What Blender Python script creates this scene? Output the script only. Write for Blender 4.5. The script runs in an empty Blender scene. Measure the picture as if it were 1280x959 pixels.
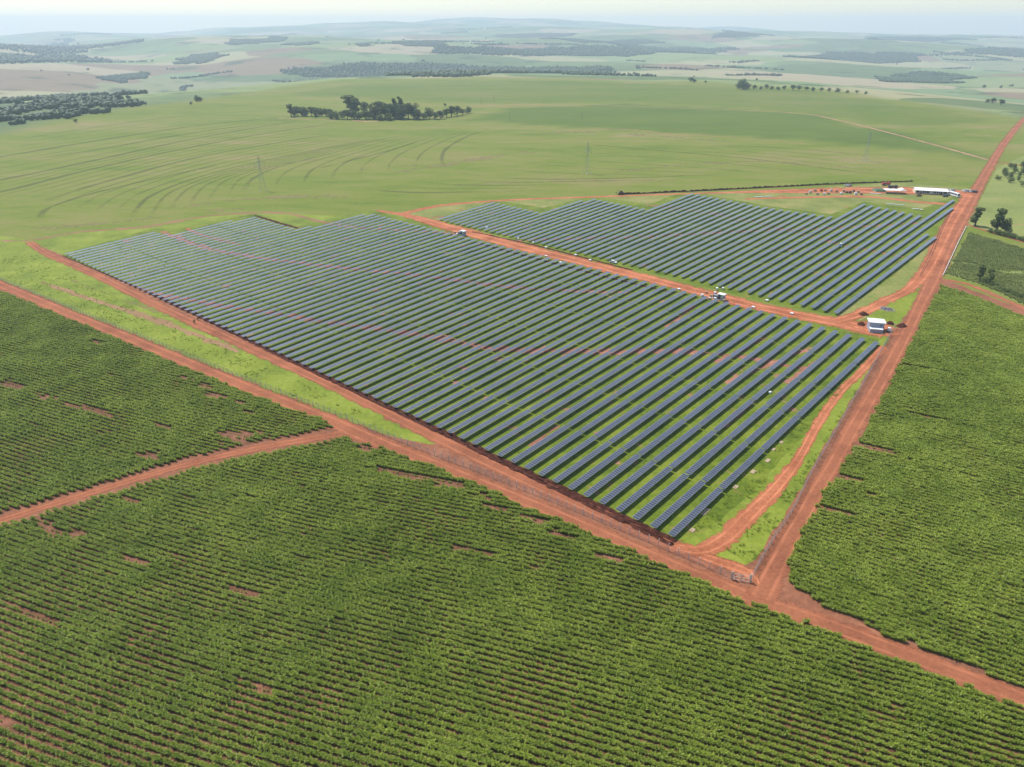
import bpy, bmesh, math, random
import numpy as np
from mathutils import Vector
from mathutils.geometry import delaunay_2d_cdt

random.seed(7)
RNG = np.random.default_rng(7)
SC = bpy.context.scene
COL = SC.collection

# ------------------------------------------------------------------ camera, light, exposure
CAM_H = 120.0
F_PX = 900.0                      # focal length in photo pixels (photo is 1280 x 959)
HORIZON_Y = 33.0
PITCH = math.atan((479.5 - HORIZON_Y) / F_PX)

cam_data = bpy.data.cameras.new('camera')
cam_data.sensor_width = 36.0
cam_data.lens = 36.0 * F_PX / 1280.0
cam_data.clip_start = 1.0
cam_data.clip_end = 80000.0
cam = bpy.data.objects.new('camera', cam_data)
cam.location = (0, 0, CAM_H)
cam.rotation_euler = (math.pi / 2 - PITCH, 0, 0)
COL.objects.link(cam)
SC.camera = cam

SUN_EL = math.radians(57.0)
SUN_AZ = math.radians(-48.0)      # from +Y, clockwise positive: far left
sun_dir = Vector((math.sin(SUN_AZ) * math.cos(SUN_EL), math.cos(SUN_AZ) * math.cos(SUN_EL), math.sin(SUN_EL)))

world = bpy.data.worlds.new('World')
SC.world = world
world.use_nodes = True
wn = world.node_tree.nodes
wl = world.node_tree.links
wn.clear()
sky = wn.new('ShaderNodeTexSky')
sky.sky_type = 'NISHITA'
sky.sun_disc = False
sky.sun_elevation = SUN_EL
sky.sun_rotation = SUN_AZ
sky.altitude = 3000.0
sky.air_density = 1.6
sky.dust_density = 4.0
sky.ozone_density = 1.0
bg = wn.new('ShaderNodeBackground')
bg.inputs['Strength'].default_value = 0.13
wo = wn.new('ShaderNodeOutputWorld')
wl.new(sky.outputs[0], bg.inputs['Color'])
wl.new(bg.outputs[0], wo.inputs['Surface'])

sl = bpy.data.lights.new('sun', 'SUN')
sl.energy = 5.0
sl.angle = math.radians(0.6)
sl.color = (1.0, 0.965, 0.91)
sun = bpy.data.objects.new('sun', sl)
sun.location = (-200, 200, 400)
sun.rotation_euler = sun_dir.to_track_quat('Z', 'Y').to_euler()
COL.objects.link(sun)

SC.view_settings.view_transform = 'Standard'
SC.view_settings.look = 'None'
SC.view_settings.exposure = 0.24
SC.view_settings.gamma = 1.0
SC.view_settings.use_curve_mapping = False
SC.render.engine = 'CYCLES'
SC.cycles.use_denoising = True
SC.cycles.max_bounces = 5
SC.cycles.diffuse_bounces = 2
SC.cycles.glossy_bounces = 2
SC.cycles.transparent_max_bounces = 12
SC.cycles.volume_bounces = 1

# ------------------------------------------------------------------ terrain and pixel -> place
_cAZ = np.radians([-80, -50, -34.1, -25.1, -12.1, -2.3, 8.2, 20.4, 33.9, 50, 80])
_cD = np.array([900, 1000, 1159, 1420, 1993, 2113, 1969, 1850, 1314, 1150, 1050], float)


def sstep(a, b, x):
    t = np.clip((x - a) / (b - a), 0, 1)
    return t * t * (3 - 2 * t)


def beyond(x, y):
    d = np.hypot(x, y)
    return d - np.interp(np.arctan2(x, y), _cAZ, _cD)


def terrain(x, y):
    x = np.asarray(x, float)
    y = np.asarray(y, float)
    d = np.hypot(x, y)
    az = np.arctan2(x, y)
    q = beyond(x, y)
    r = sstep(0, 1300, q)
    z = -38 * sstep(0, 1500, q)
    hills = (np.sin(x / 410 + 0.7) * np.cos(y / 530 + 1.1) * 24 + np.sin((x + y) / 760 + 2.0) * 22
             + np.sin((x * 0.6 - y) / 1300 + 0.4) * 30 + np.sin(x / 230 + y / 310) * 7)
    z = z + r * hills
    z = z + (60 * sstep(3000, 8000, d) + 175 * sstep(6500, 13500, d)) * np.exp(-(az / 0.36) ** 2)
    z = z + 22 * sstep(2600, 5200, d) * np.exp(-((az + 0.55) / 0.3) ** 2)
    z = z - 45 * sstep(7000, 14000, d) * (1 - np.exp(-(az / 0.45) ** 2))
    return z


def ray(px, py):
    c, s = math.cos(PITCH), math.sin(PITCH)
    u = (px - 639.5) / F_PX
    v = (479.5 - py) / F_PX
    return np.array([u, c + v * s, -s + v * c])


def P(px, py):
    """photo pixel -> point on the flat farm ground"""
    d = ray(px, py)
    t = CAM_H / -d[2]
    return np.array([d[0] * t, d[1] * t])


def PT(px, py):
    """photo pixel -> point on the terrain (ray march)"""
    d = ray(px, py)
    d = d / np.linalg.norm(d)
    ts = np.concatenate([np.arange(100, 3000, 4.0), np.arange(3000, 16000, 15.0)])
    xs, ys, zs = d[0] * ts, d[1] * ts, CAM_H + d[2] * ts
    below = zs < terrain(xs, ys)
    i = int(np.argmax(below)) if below.any() else len(ts) - 1
    return np.array([xs[i], ys[i]])


def tz(x, y):
    return float(terrain(x, y))


# ------------------------------------------------------------------ small helpers
def vnoise(x, y, seed=0):
    """smooth value noise, about -1..1"""
    x = np.asarray(x, float)
    y = np.asarray(y, float)
    xi, yi = np.floor(x), np.floor(y)
    fx, fy = x - xi, y - yi
    fx = fx * fx * (3 - 2 * fx)
    fy = fy * fy * (3 - 2 * fy)

    def h(a, b):
        n = np.sin(a * 127.1 + b * 311.7 + seed * 74.7) * 43758.5453
        return (n - np.floor(n)) * 2 - 1
    return (h(xi, yi) * (1 - fx) + h(xi + 1, yi) * fx) * (1 - fy) + (h(xi, yi + 1) * (1 - fx) + h(xi + 1, yi + 1) * fx) * fy


def inside(poly, x, y):
    x = np.asarray(x, float)
    y = np.asarray(y, float)
    r = np.zeros(x.shape, bool)
    n = len(poly)
    for i in range(n):
        x0, y0 = poly[i]
        x1, y1 = poly[(i + 1) % n]
        if y0 == y1:
            continue
        c = ((y0 > y) != (y1 > y)) & (x < (x1 - x0) * (y - y0) / (y1 - y0) + x0)
        r ^= c
    return r


_ONES = ['', 'first', 'second', 'third', 'fourth', 'fifth', 'sixth', 'seventh', 'eighth', 'ninth', 'tenth', 'eleventh',
         'twelfth', 'thirteenth', 'fourteenth', 'fifteenth', 'sixteenth', 'seventeenth', 'eighteenth', 'nineteenth']
_TENS = ['', '', 'twent', 'thirt', 'fort', 'fift', 'sixt', 'sevent', 'eight', 'ninet']


def ordinal(n):
    if n < 20:
        return _ONES[n]
    t, o = divmod(n, 10)
    return _TENS[t] + ('ieth' if o == 0 else 'y-' + _ONES[o])


def tag(o, label=None, cat=None, group=None, kind=None):
    if label:
        o['label'] = label
    if cat:
        o['category'] = cat
    if group:
        o['group'] = group
    if kind:
        o['kind'] = kind
    return o


def link(name, mesh, mats=(), parent=None):
    for m in mats:
        mesh.materials.append(m)
    o = bpy.data.objects.new(name, mesh)
    COL.objects.link(o)
    if parent is not None:
        o.parent = parent
    return o


def share(name, mesh, parent=None, loc=(0, 0, 0), rot=(0, 0, 0), scale=(1, 1, 1)):
    o = bpy.data.objects.new(name, mesh)
    o.location = loc
    o.rotation_euler = rot
    o.scale = scale
    COL.objects.link(o)
    if parent is not None:
        o.parent = parent
    return o


def empty(name, loc=(0, 0, 0), rz=0.0):
    o = bpy.data.objects.new(name, None)
    o.location = loc
    o.rotation_euler = (0, 0, rz)
    o.empty_display_size = 0.5
    COL.objects.link(o)
    return o


def pydata(name, v, f, smooth=False, mat_idx=None):
    m = bpy.data.meshes.new(name)
    m.from_pydata([tuple(map(float, p)) for p in v], [], [tuple(map(int, q)) for q in f])
    if smooth:
        m.polygons.foreach_set('use_smooth', [True] * len(m.polygons))
    if mat_idx is not None:
        m.polygons.foreach_set('material_index', [int(i) for i in mat_idx])
    m.update()
    return m


class MB:
    """mesh builder: collects simple solids into one mesh"""

    def __init__(self):
        self.v, self.f, self.mi = [], [], []

    def add(self, v, f, mi=0):
        b = len(self.v)
        self.v += [tuple(p) for p in v]
        self.f += [tuple(i + b for i in q) for q in f]
        self.mi += [mi] * len(f)
        return self

    def box(self, x0, x1, y0, y1, z0, z1, mi=0, taper=0.0):
        tx, ty = taper * (x1 - x0) / 2, taper * (y1 - y0) / 2
        v = [(x0, y0, z0), (x1, y0, z0), (x1, y1, z0), (x0, y1, z0),
             (x0 + tx, y0 + ty, z1), (x1 - tx, y0 + ty, z1), (x1 - tx, y1 - ty, z1), (x0 + tx, y1 - ty, z1)]
        return self.add(v, [(0, 3, 2, 1), (4, 5, 6, 7), (0, 1, 5, 4), (1, 2, 6, 5), (2, 3, 7, 6), (3, 0, 4, 7)], mi)

    def bar(self, a, b, r0, r1=None, n=4, mi=0):
        r1 = r0 if r1 is None else r1
        a, b = Vector(a), Vector(b)
        d = (b - a).normalized()
        u = d.cross(Vector((0, 0, 1)) if abs(d.z) < 0.95 else Vector((1, 0, 0))).normalized()
        w = d.cross(u)
        v = []
        for p, r in ((a, r0), (b, r1)):
            for k in range(n):
                t = 2 * math.pi * (k + 0.5) / n
                v.append(p + (u * math.cos(t) + w * math.sin(t)) * r)
        f = [(k, (k + 1) % n, n + (k + 1) % n, n + k) for k in range(n)]
        f += [tuple(reversed(range(n))), tuple(range(n, 2 * n))]
        return self.add(v, f, mi)

    def prism(self, prof, y0, y1, mi=0):
        """profile in xz extruded along y"""
        n = len(prof)
        v = [(p[0], y0, p[1]) for p in prof] + [(p[0], y1, p[1]) for p in prof]
        f = [(k, (k + 1) % n, n + (k + 1) % n, n + k) for k in range(n)]
        f += [tuple(reversed(range(n))), tuple(range(n, 2 * n))]
        return self.add(v, f, mi)

    def wheel(self, x, y, z, r, w, mi=0, n=12):
        return self.bar((x, y - w / 2, z), (x, y + w / 2, z), r, r, n, mi)

    def mesh(self, name, smooth=False):
        return pydata(name, self.v, self.f, smooth, self.mi)

    def build(self, name, mats, parent=None, smooth=False):
        if not isinstance(mats, (list, tuple)):
            mats = [mats]
        return link(name, self.mesh(name, smooth), mats, parent)


# ------------------------------------------------------------------ materials
def new_mat(name):
    m = bpy.data.materials.new(name)
    m.use_nodes = True
    nt = m.node_tree
    nt.nodes.clear()
    out = nt.nodes.new('ShaderNodeOutputMaterial')
    return m, nt, out


def N(nt, t, **kw):
    n = nt.nodes.new(t)
    for k, v in kw.items():
        if k in n.bl_rna.properties and not k.startswith('i_'):
            setattr(n, k, v)
        else:
            n.inputs[k.replace('i_', '')].default_value = v
    return n


def geo_pos(nt):
    return nt.nodes.new('ShaderNodeNewGeometry').outputs['Position']


def noise(nt, vec, scale, detail=4, rough=0.55, dist=0.0):
    n = nt.nodes.new('ShaderNodeTexNoise')
    n.inputs['Scale'].default_value = scale
    n.inputs['Detail'].default_value = detail
    n.inputs['Roughness'].default_value = rough
    n.inputs['Distortion'].default_value = dist
    if vec is not None:
        nt.links.new(vec, n.inputs['Vector'])
    return n.outputs['Fac']


def ramp(nt, fac, stops, interp='LINEAR'):
    r = nt.nodes.new('ShaderNodeValToRGB')
    cr = r.color_ramp
    cr.interpolation = interp
    while len(cr.elements) < len(stops):
        cr.elements.new(0.5)
    for e, (p, c) in zip(cr.elements, stops):
        e.position = p
        if not isinstance(c, (tuple, list)):
            c = (c, c, c)
        e.color = (*c, 1)
    nt.links.new(fac, r.inputs['Fac'])
    return r.outputs['Color']


def mixc(nt, fac, a, b, mode='MIX'):
    n = nt.nodes.new('ShaderNodeMix')
    n.data_type = 'RGBA'
    n.blend_type = mode
    for sock, val in ((n.inputs['Factor'], fac), (n.inputs['A'], a), (n.inputs['B'], b)):
        pass
    ins = [s for s in n.inputs if s.name == 'Factor' and s.type == 'VALUE'][0]
    A = [s for s in n.inputs if s.name == 'A' and s.type == 'RGBA'][0]
    B = [s for s in n.inputs if s.name == 'B' and s.type == 'RGBA'][0]
    for sock, val in ((ins, fac), (A, a), (B, b)):
        if hasattr(val, 'is_linked') or hasattr(val, 'links'):
            nt.links.new(val, sock)
        elif isinstance(val, (tuple, list)):
            sock.default_value = (*val, 1)
        else:
            sock.default_value = val
    return [s for s in n.outputs if s.type == 'RGBA'][0]


def math_n(nt, op, a, b=None, clamp=False):
    n = nt.nodes.new('ShaderNodeMath')
    n.operation = op
    n.use_clamp = clamp
    for s, v in zip(n.inputs, (a, b)):
        if v is None:
            continue
        if hasattr(v, 'links'):
            nt.links.new(v, s)
        else:
            s.default_value = v
    return n.outputs[0]


def maprange(nt, v, a, b, c=0.0, d=1.0):
    n = nt.nodes.new('ShaderNodeMapRange')
    n.interpolation_type = 'SMOOTHSTEP'
    nt.links.new(v, n.inputs[0])
    for i, q in zip(range(1, 5), (a, b, c, d)):
        n.inputs[i].default_value = q
    return n.outputs[0]


def attr(nt, name):
    n = nt.nodes.new('ShaderNodeAttribute')
    n.attribute_name = name
    return n.outputs['Fac']


def bsdf(nt, out, color, rough=0.9, spec=0.2, metal=0.0, bump=None, bump_dist=0.1, alpha=None, coat=0.0):
    b = nt.nodes.new('ShaderNodeBsdfPrincipled')
    if hasattr(color, 'links'):
        nt.links.new(color, b.inputs['Base Color'])
    else:
        b.inputs['Base Color'].default_value = (*color, 1)
    b.inputs['Roughness'].default_value = rough
    b.inputs['Specular IOR Level'].default_value = spec
    b.inputs['Metallic'].default_value = metal
    if coat:
        b.inputs['Coat Weight'].default_value = coat
        b.inputs['Coat Roughness'].default_value = 0.05
    if bump is not None:
        bn = nt.nodes.new('ShaderNodeBump')
        bn.inputs['Distance'].default_value = bump_dist
        bn.inputs['Strength'].default_value = 1.0
        nt.links.new(bump, bn.inputs['Height'])
        nt.links.new(bn.outputs[0], b.inputs['Normal'])
    if alpha is not None:
        if hasattr(alpha, 'links'):
            nt.links.new(alpha, b.inputs['Alpha'])
        else:
            b.inputs['Alpha'].default_value = alpha
    nt.links.new(b.outputs[0], out.inputs['Surface'])
    return b


def plain(name, col, rough=0.7, spec=0.3, metal=0.0, var=0.25, scale=1.5, coat=0.0):
    m, nt, out = new_mat(name)
    n = noise(nt, geo_pos(nt), scale, 4)
    lo = tuple(c * (1 - var) for c in col)
    hi = tuple(min(1, c * (1 + var)) for c in col)
    bsdf(nt, out, ramp(nt, n, [(0.3, lo), (0.7, hi)]), rough, spec, metal, coat=coat)
    return m


SOIL_LO = (0.200, 0.070, 0.035)
SOIL_HI = (0.335, 0.120, 0.059)


def soil_color(nt, pos, lo=SOIL_LO, hi=SOIL_HI):
    a = noise(nt, pos, 0.06, 5, 0.6)
    b = noise(nt, pos, 0.9, 4, 0.6)
    f = math_n(nt, 'ADD', math_n(nt, 'MULTIPLY', a, 0.6), math_n(nt, 'MULTIPLY', b, 0.4))
    return ramp(nt, f, [(0.36, lo), (0.62, hi)])


def road_mat(name, lo=SOIL_LO, hi=SOIL_HI, track=True, feather=0.35, noise_scale=0.25, density=1.0):
    """dirt strip: ragged edges (attribute edge: 0 middle .. 1 border), paler worn wheel tracks"""
    m, nt, out = new_mat(name)
    pos = geo_pos(nt)
    col = soil_color(nt, pos, lo, hi)
    e = attr(nt, 'edge')
    if track:
        side = attr(nt, 'side')
        t1 = math_n(nt, 'ABSOLUTE', math_n(nt, 'SUBTRACT', math_n(nt, 'ABSOLUTE', side), 0.36))
        w = maprange(nt, t1, 0.04, 0.12, 1.0, 0.0)
        w = math_n(nt, 'MULTIPLY', w, maprange(nt, noise(nt, pos, 0.12, 3), 0.35, 0.65, 0.25, 0.9))
        col = mixc(nt, w, col, tuple(min(1, c * 1.22) for c in hi))
    n = noise(nt, pos, noise_scale, 5, 0.65)
    n2 = noise(nt, pos, noise_scale * 6, 3, 0.6)
    nn = math_n(nt, 'ADD', math_n(nt, 'MULTIPLY', n, 0.7), math_n(nt, 'MULTIPLY', n2, 0.3))
    lim = maprange(nt, nn, 0.3, 0.7, 1.0 - feather * 1.6, 1.0)
    al = math_n(nt, 'MULTIPLY', maprange(nt, math_n(nt, 'SUBTRACT', lim, e), -0.05, 0.10 if density == 1.0 else 0.5), density)
    bsdf(nt, out, col, 0.95, 0.1, bump=noise(nt, pos, 1.2, 5, 0.65), bump_dist=0.25, alpha=al)
    return m


M = {}
M['road'] = road_mat('red_dirt_road')
M['road_orange'] = road_mat('orange_fresh_dirt', (0.23, 0.070, 0.030), (0.46, 0.165, 0.078))
M['road_dull'] = road_mat('dull_red_track', (0.19, 0.105, 0.055), (0.32, 0.165, 0.095), track=False, feather=0.6, noise_scale=0.1)
M['road_thin'] = road_mat('pale_dirt_track', (0.27, 0.14, 0.08), (0.45, 0.26, 0.16), track=False, feather=0.5)
M['band'] = road_mat('bare_soil_band', (0.19, 0.080, 0.048), (0.36, 0.165, 0.105), track=False, feather=0.65, noise_scale=0.12)
M['terrace'] = road_mat('field_terrace_strip', (0.080, 0.100, 0.030), (0.150, 0.150, 0.060), track=False, feather=0.35, noise_scale=0.03, density=0.42)
M['tillage'] = road_mat('field_tillage_line', (0.085, 0.105, 0.030), (0.15, 0.155, 0.055), track=False, feather=0.3, noise_scale=0.02, density=0.32)
M['dry'] = road_mat('dry_field_patch', (0.20, 0.185, 0.062), (0.30, 0.235, 0.110), track=False, feather=0.9, noise_scale=0.03, density=0.6)
M['smear'] = road_mat('bare_patch', (0.22, 0.135, 0.065), (0.34, 0.20, 0.105), track=False, feather=0.6, noise_scale=0.09)


def grass_mat(name, cols, soil=None, soil_at=(0.6, 0.7), s=0.05, feather=False, bump=0.25):
    m, nt, out = new_mat(name)
    pos = geo_pos(nt)
    a = noise(nt, pos, s, 5, 0.6)
    b = noise(nt, pos, 0.55, 5, 0.7)
    f = math_n(nt, 'ADD', math_n(nt, 'MULTIPLY', a, 0.55), math_n(nt, 'MULTIPLY', b, 0.45))
    col = ramp(nt, f, [(0.36, cols[0]), (0.5, cols[1]), (0.64, cols[2])])
    if soil:
        sm = noise(nt, pos, s * 1.7, 6, 0.62, 0.3)
        col = mixc(nt, maprange(nt, sm, *soil_at), col, soil_color(nt, pos, *soil))
    al = None
    if feather:
        n = noise(nt, pos, 0.2, 5, 0.65)
        lim = maprange(nt, n, 0.3, 0.7, 0.35, 1.0)
        al = maprange(nt, math_n(nt, 'SUBTRACT', lim, attr(nt, 'edge')), -0.05, 0.1)
    bsdf(nt, out, col, 0.9, 0.15, bump=b, bump_dist=bump, alpha=al)
    return m


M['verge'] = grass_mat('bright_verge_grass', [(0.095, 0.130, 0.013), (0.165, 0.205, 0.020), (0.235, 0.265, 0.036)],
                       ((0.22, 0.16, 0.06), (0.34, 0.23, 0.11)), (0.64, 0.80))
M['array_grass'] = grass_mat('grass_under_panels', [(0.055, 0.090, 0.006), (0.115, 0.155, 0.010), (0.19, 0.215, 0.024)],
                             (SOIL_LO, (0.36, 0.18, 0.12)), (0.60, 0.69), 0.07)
M['yard_grass'] = grass_mat('dry_yard_grass', [(0.11, 0.13, 0.030), (0.18, 0.20, 0.045), (0.30, 0.24, 0.090)],
                            (SOIL_LO, SOIL_HI), (0.60, 0.70), 0.04)
M['pasture'] = grass_mat('pasture_grass', [(0.13, 0.155, 0.038), (0.19, 0.22, 0.055), (0.25, 0.25, 0.075)],
                         ((0.26, 0.17, 0.09), (0.36, 0.22, 0.12)), (0.64, 0.74), 0.02)
M['roadside'] = grass_mat('roadside_earth', [(0.15, 0.062, 0.032), (0.235, 0.092, 0.048), (0.32, 0.135, 0.072)], None, s=0.08)
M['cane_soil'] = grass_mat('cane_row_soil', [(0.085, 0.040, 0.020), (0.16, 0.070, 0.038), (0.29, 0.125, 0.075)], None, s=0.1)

# big field and the far country (one terrain sheet)
m, nt, out = new_mat('terrain_fields')
pos = geo_pos(nt)
mp = nt.nodes.new('ShaderNodeMapping')
mp.inputs['Scale'].default_value = (0.6, 1.5, 1)
mp.inputs['Rotation'].default_value = (0, 0, 0.25)
nt.links.new(pos, mp.inputs['Vector'])
a = noise(nt, mp.outputs[0], 0.006, 5, 0.6)
b = noise(nt, mp.outputs[0], 0.035, 5, 0.7)
c = noise(nt, pos, 0.35, 4, 0.7)
f = math_n(nt, 'ADD', math_n(nt, 'MULTIPLY', a, 0.42), math_n(nt, 'ADD', math_n(nt, 'MULTIPLY', b, 0.38), math_n(nt, 'MULTIPLY', c, 0.2)))
near = ramp(nt, f, [(0.38, (0.102, 0.140, 0.016)), (0.47, (0.140, 0.172, 0.024)), (0.54, (0.175, 0.178, 0.040)), (0.62, (0.235, 0.185, 0.080))])
deep = ramp(nt, f, [(0.36, (0.072, 0.112, 0.014)), (0.55, (0.105, 0.142, 0.022)), (0.7, (0.14, 0.155, 0.036))])
near = mixc(nt, attr(nt, 'deep'), near, deep)
wob = nt.nodes.new('ShaderNodeTexNoise')
wob.inputs['Scale'].default_value = 0.0022
wob.inputs['Detail'].default_value = 3
nt.links.new(pos, wob.inputs['Vector'])
va = nt.nodes.new('ShaderNodeVectorMath')
va.operation = 'MULTIPLY_ADD'
nt.links.new(wob.outputs['Color'], va.inputs[0])
va.inputs[1].default_value = (520, 520, 0)
nt.links.new(pos, va.inputs[2])
vo = nt.nodes.new('ShaderNodeTexVoronoi')
vo.inputs['Scale'].default_value = 0.0021
vo.inputs['Randomness'].default_value = 1.0
nt.links.new(va.outputs[0], vo.inputs['Vector'])
sep = nt.nodes.new('ShaderNodeSeparateColor')
nt.links.new(vo.outputs['Color'], sep.inputs[0])
far = ramp(nt, sep.outputs[0], [(0.0, (0.075, 0.130, 0.040)), (0.16, (0.19, 0.245, 0.085)), (0.30, (0.33, 0.300, 0.160)),
                                (0.42, (0.11, 0.17, 0.060)), (0.56, (0.36, 0.29, 0.180)), (0.66, (0.15, 0.225, 0.095)),
                                (0.80, (0.215, 0.225, 0.105)), (0.92, (0.21, 0.130, 0.085))], 'CONSTANT')
far = mixc(nt, 0.30, far, ramp(nt, noise(nt, pos, 0.012, 6, 0.7), [(0.3, (0.115, 0.135, 0.055)), (0.7, (0.28, 0.245, 0.125))]))
shr = maprange(nt, noise(nt, pos, 0.004, 6, 0.65), 0.55, 0.63)
far = mixc(nt, math_n(nt, 'MULTIPLY', shr, 0.75), far, (0.055, 0.075, 0.030))
col = mixc(nt, attr(nt, 'far'), near, far)
bsdf(nt, out, col, 0.95, 0.1, bump=b, bump_dist=0.5)
M['terrain'] = m

# solar glass, frames
m, nt, out = new_mat('solar_glass')
oi = nt.nodes.new('ShaderNodeObjectInfo')
pos = geo_pos(nt)
n = noise(nt, pos, 0.35, 3)
col = ramp(nt, n, [(0.3, (0.024, 0.026, 0.040)), (0.7, (0.042, 0.045, 0.062))])
b = bsdf(nt, out, col, 0.34, 0.6)
b.inputs['IOR'].default_value = 1.6
b.inputs['Sheen Weight'].default_value = 0.9
b.inputs['Sheen Roughness'].default_value = 0.35
b.inputs['Sheen Tint'].default_value = (0.92, 0.95, 1.0, 1)
M['glass'] = m
M['frame'] = plain('aluminium_frame', (0.40, 0.41, 0.45), 0.45, 0.5, 0.3, 0.08)
M['steel'] = plain('galvanised_steel', (0.33, 0.34, 0.35), 0.5, 0.4, 0.5, 0.12)
M['steel_light'] = plain('pale_concrete_post', (0.46, 0.44, 0.40), 0.9, 0.2, 0.0, 0.15)
M['pylon'] = plain('weathered_lattice_steel', (0.30, 0.31, 0.29), 0.6, 0.4, 0.3, 0.1)
M['white'] = plain('white_paint', (0.74, 0.74, 0.73), 0.5, 0.4, 0, 0.06)
M['roof_white'] = plain('white_metal_roof', (0.78, 0.77, 0.74), 0.45, 0.4, 0, 0.06)
M['grey_wall'] = plain('blue_grey_wall', (0.31, 0.32, 0.38), 0.7, 0.3, 0, 0.06)
M['cream'] = plain('cream_wall', (0.62, 0.56, 0.42), 0.8, 0.2, 0, 0.08)
M['dark'] = plain('dark_opening', (0.030, 0.032, 0.040), 0.5, 0.4, 0, 0.2)
M['tyre'] = plain('tyre_rubber', (0.022, 0.022, 0.022), 0.85, 0.2, 0, 0.2)
M['window'] = plain('vehicle_glass', (0.025, 0.030, 0.038), 0.1, 0.6, 0, 0.1)
M['red'] = plain('red_paint', (0.34, 0.055, 0.030), 0.45, 0.4, 0, 0.1)
M['rust'] = plain('dusty_machine_paint', (0.20, 0.10, 0.045), 0.6, 0.3, 0, 0.2)
M['silver'] = plain('silver_paint', (0.50, 0.51, 0.53), 0.35, 0.5, 0.4, 0.05)
M['black_car'] = plain('black_paint', (0.035, 0.035, 0.040), 0.3, 0.5, 0, 0.1)
M['blue'] = plain('blue_plastic', (0.045, 0.18, 0.36), 0.5, 0.4, 0, 0.08)
M['green_tarp'] = plain('green_tarpaulin', (0.085, 0.14, 0.075), 0.7, 0.2, 0, 0.3)
M['cardboard'] = plain('cardboard', (0.36, 0.25, 0.16), 0.85, 0.1, 0, 0.2)
M['wood'] = plain('pallet_wood', (0.40, 0.30, 0.19), 0.85, 0.1, 0, 0.25)
M['concrete'] = plain('pale_concrete', (0.56, 0.54, 0.50), 0.9, 0.2, 0, 0.12)
M['dark_soil'] = plain('fresh_damp_soil', (0.075, 0.024, 0.015), 0.95, 0.1, 0, 0.5, 0.9)
M['churned'] = plain('churned_soil', (0.20, 0.075, 0.038), 0.95, 0.1, 0, 0.45, 0.7)
M['bark'] = plain('bark', (0.10, 0.075, 0.055), 0.9, 0.1, 0, 0.3)
M['pipe'] = plain('white_pipe', (0.66, 0.64, 0.62), 0.5, 0.4, 0, 0.05)


def leaf_mat(name, lo, hi, tr=0.35, var_scale=None, spec=0.15):
    m, nt, out = new_mat(name)
    g = nt.nodes.new('ShaderNodeNewGeometry')
    oi = nt.nodes.new('ShaderNodeObjectInfo')
    r = math_n(nt, 'ADD', math_n(nt, 'MULTIPLY', g.outputs['Random Per Island'], 0.6), math_n(nt, 'MULTIPLY', oi.outputs['Random'], 0.4))
    if var_scale:
        big = maprange(nt, noise(nt, g.outputs['Position'], var_scale * 0.3, 4, 0.6), 0.3, 0.7)
        mid_ = maprange(nt, noise(nt, g.outputs['Position'], var_scale * 2.2, 3, 0.6), 0.3, 0.7)
        r = math_n(nt, 'ADD', math_n(nt, 'MULTIPLY', r, 0.55), math_n(nt, 'ADD', math_n(nt, 'MULTIPLY', big, 0.16), math_n(nt, 'MULTIPLY', mid_, 0.24)))
    col = ramp(nt, r, [(0.15, lo), (0.85, hi)])
    d = nt.nodes.new('ShaderNodeBsdfPrincipled')
    d.inputs['Roughness'].default_value = 0.45
    d.inputs['Specular IOR Level'].default_value = spec
    nt.links.new(col, d.inputs['Base Color'])
    t = nt.nodes.new('ShaderNodeBsdfTranslucent')
    nt.links.new(mixc(nt, 1.0, col, (1.0, 1.0, 0.55), 'MULTIPLY'), t.inputs['Color'])
    mx = nt.nodes.new('ShaderNodeMixShader')
    mx.inputs[0].default_value = tr
    nt.links.new(d.outputs[0], mx.inputs[1])
    nt.links.new(t.outputs[0], mx.inputs[2])
    nt.links.new(mx.outputs[0], out.inputs['Surface'])
    return m


M['leaf_dark'] = leaf_mat('dark_tree_leaves', (0.055, 0.085, 0.022), (0.135, 0.175, 0.055), 0.3)
M['leaf_mid'] = leaf_mat('mid_tree_leaves', (0.085, 0.118, 0.030), (0.175, 0.215, 0.068), 0.3)
M['leaf_wood'] = leaf_mat('far_wood_leaves', (0.058, 0.082, 0.032), (0.110, 0.138, 0.056), 0.2)
M['cane'] = leaf_mat('cane_leaves', (0.168, 0.245, 0.008), (0.50, 0.575, 0.090), 0.38, 0.05, 0.45)
M['cane_rough'] = leaf_mat('rough_crop_leaves', (0.16, 0.205, 0.055), (0.33, 0.360, 0.13), 0.4, 0.05)
M['grass_tuft'] = leaf_mat('grass_tuft_blades', (0.15, 0.21, 0.022), (0.32, 0.37, 0.065), 0.5, 0.06)

# ------------------------------------------------------------------ the ground: one terrain sheet to the horizon


def graded(lo, hi, step0, growth, centre=0.0, flat=2400.0):
    pos, x, s = [centre], centre, step0
    while x < hi:
        if x - centre > flat:
            s *= growth
        x += s
        pos.append(x)
    neg, x, s = [], centre, step0
    while x > lo:
        if centre - x > flat:
            s *= growth
        x -= s
        neg.append(x)
    return np.array(sorted(neg) + pos)


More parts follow.
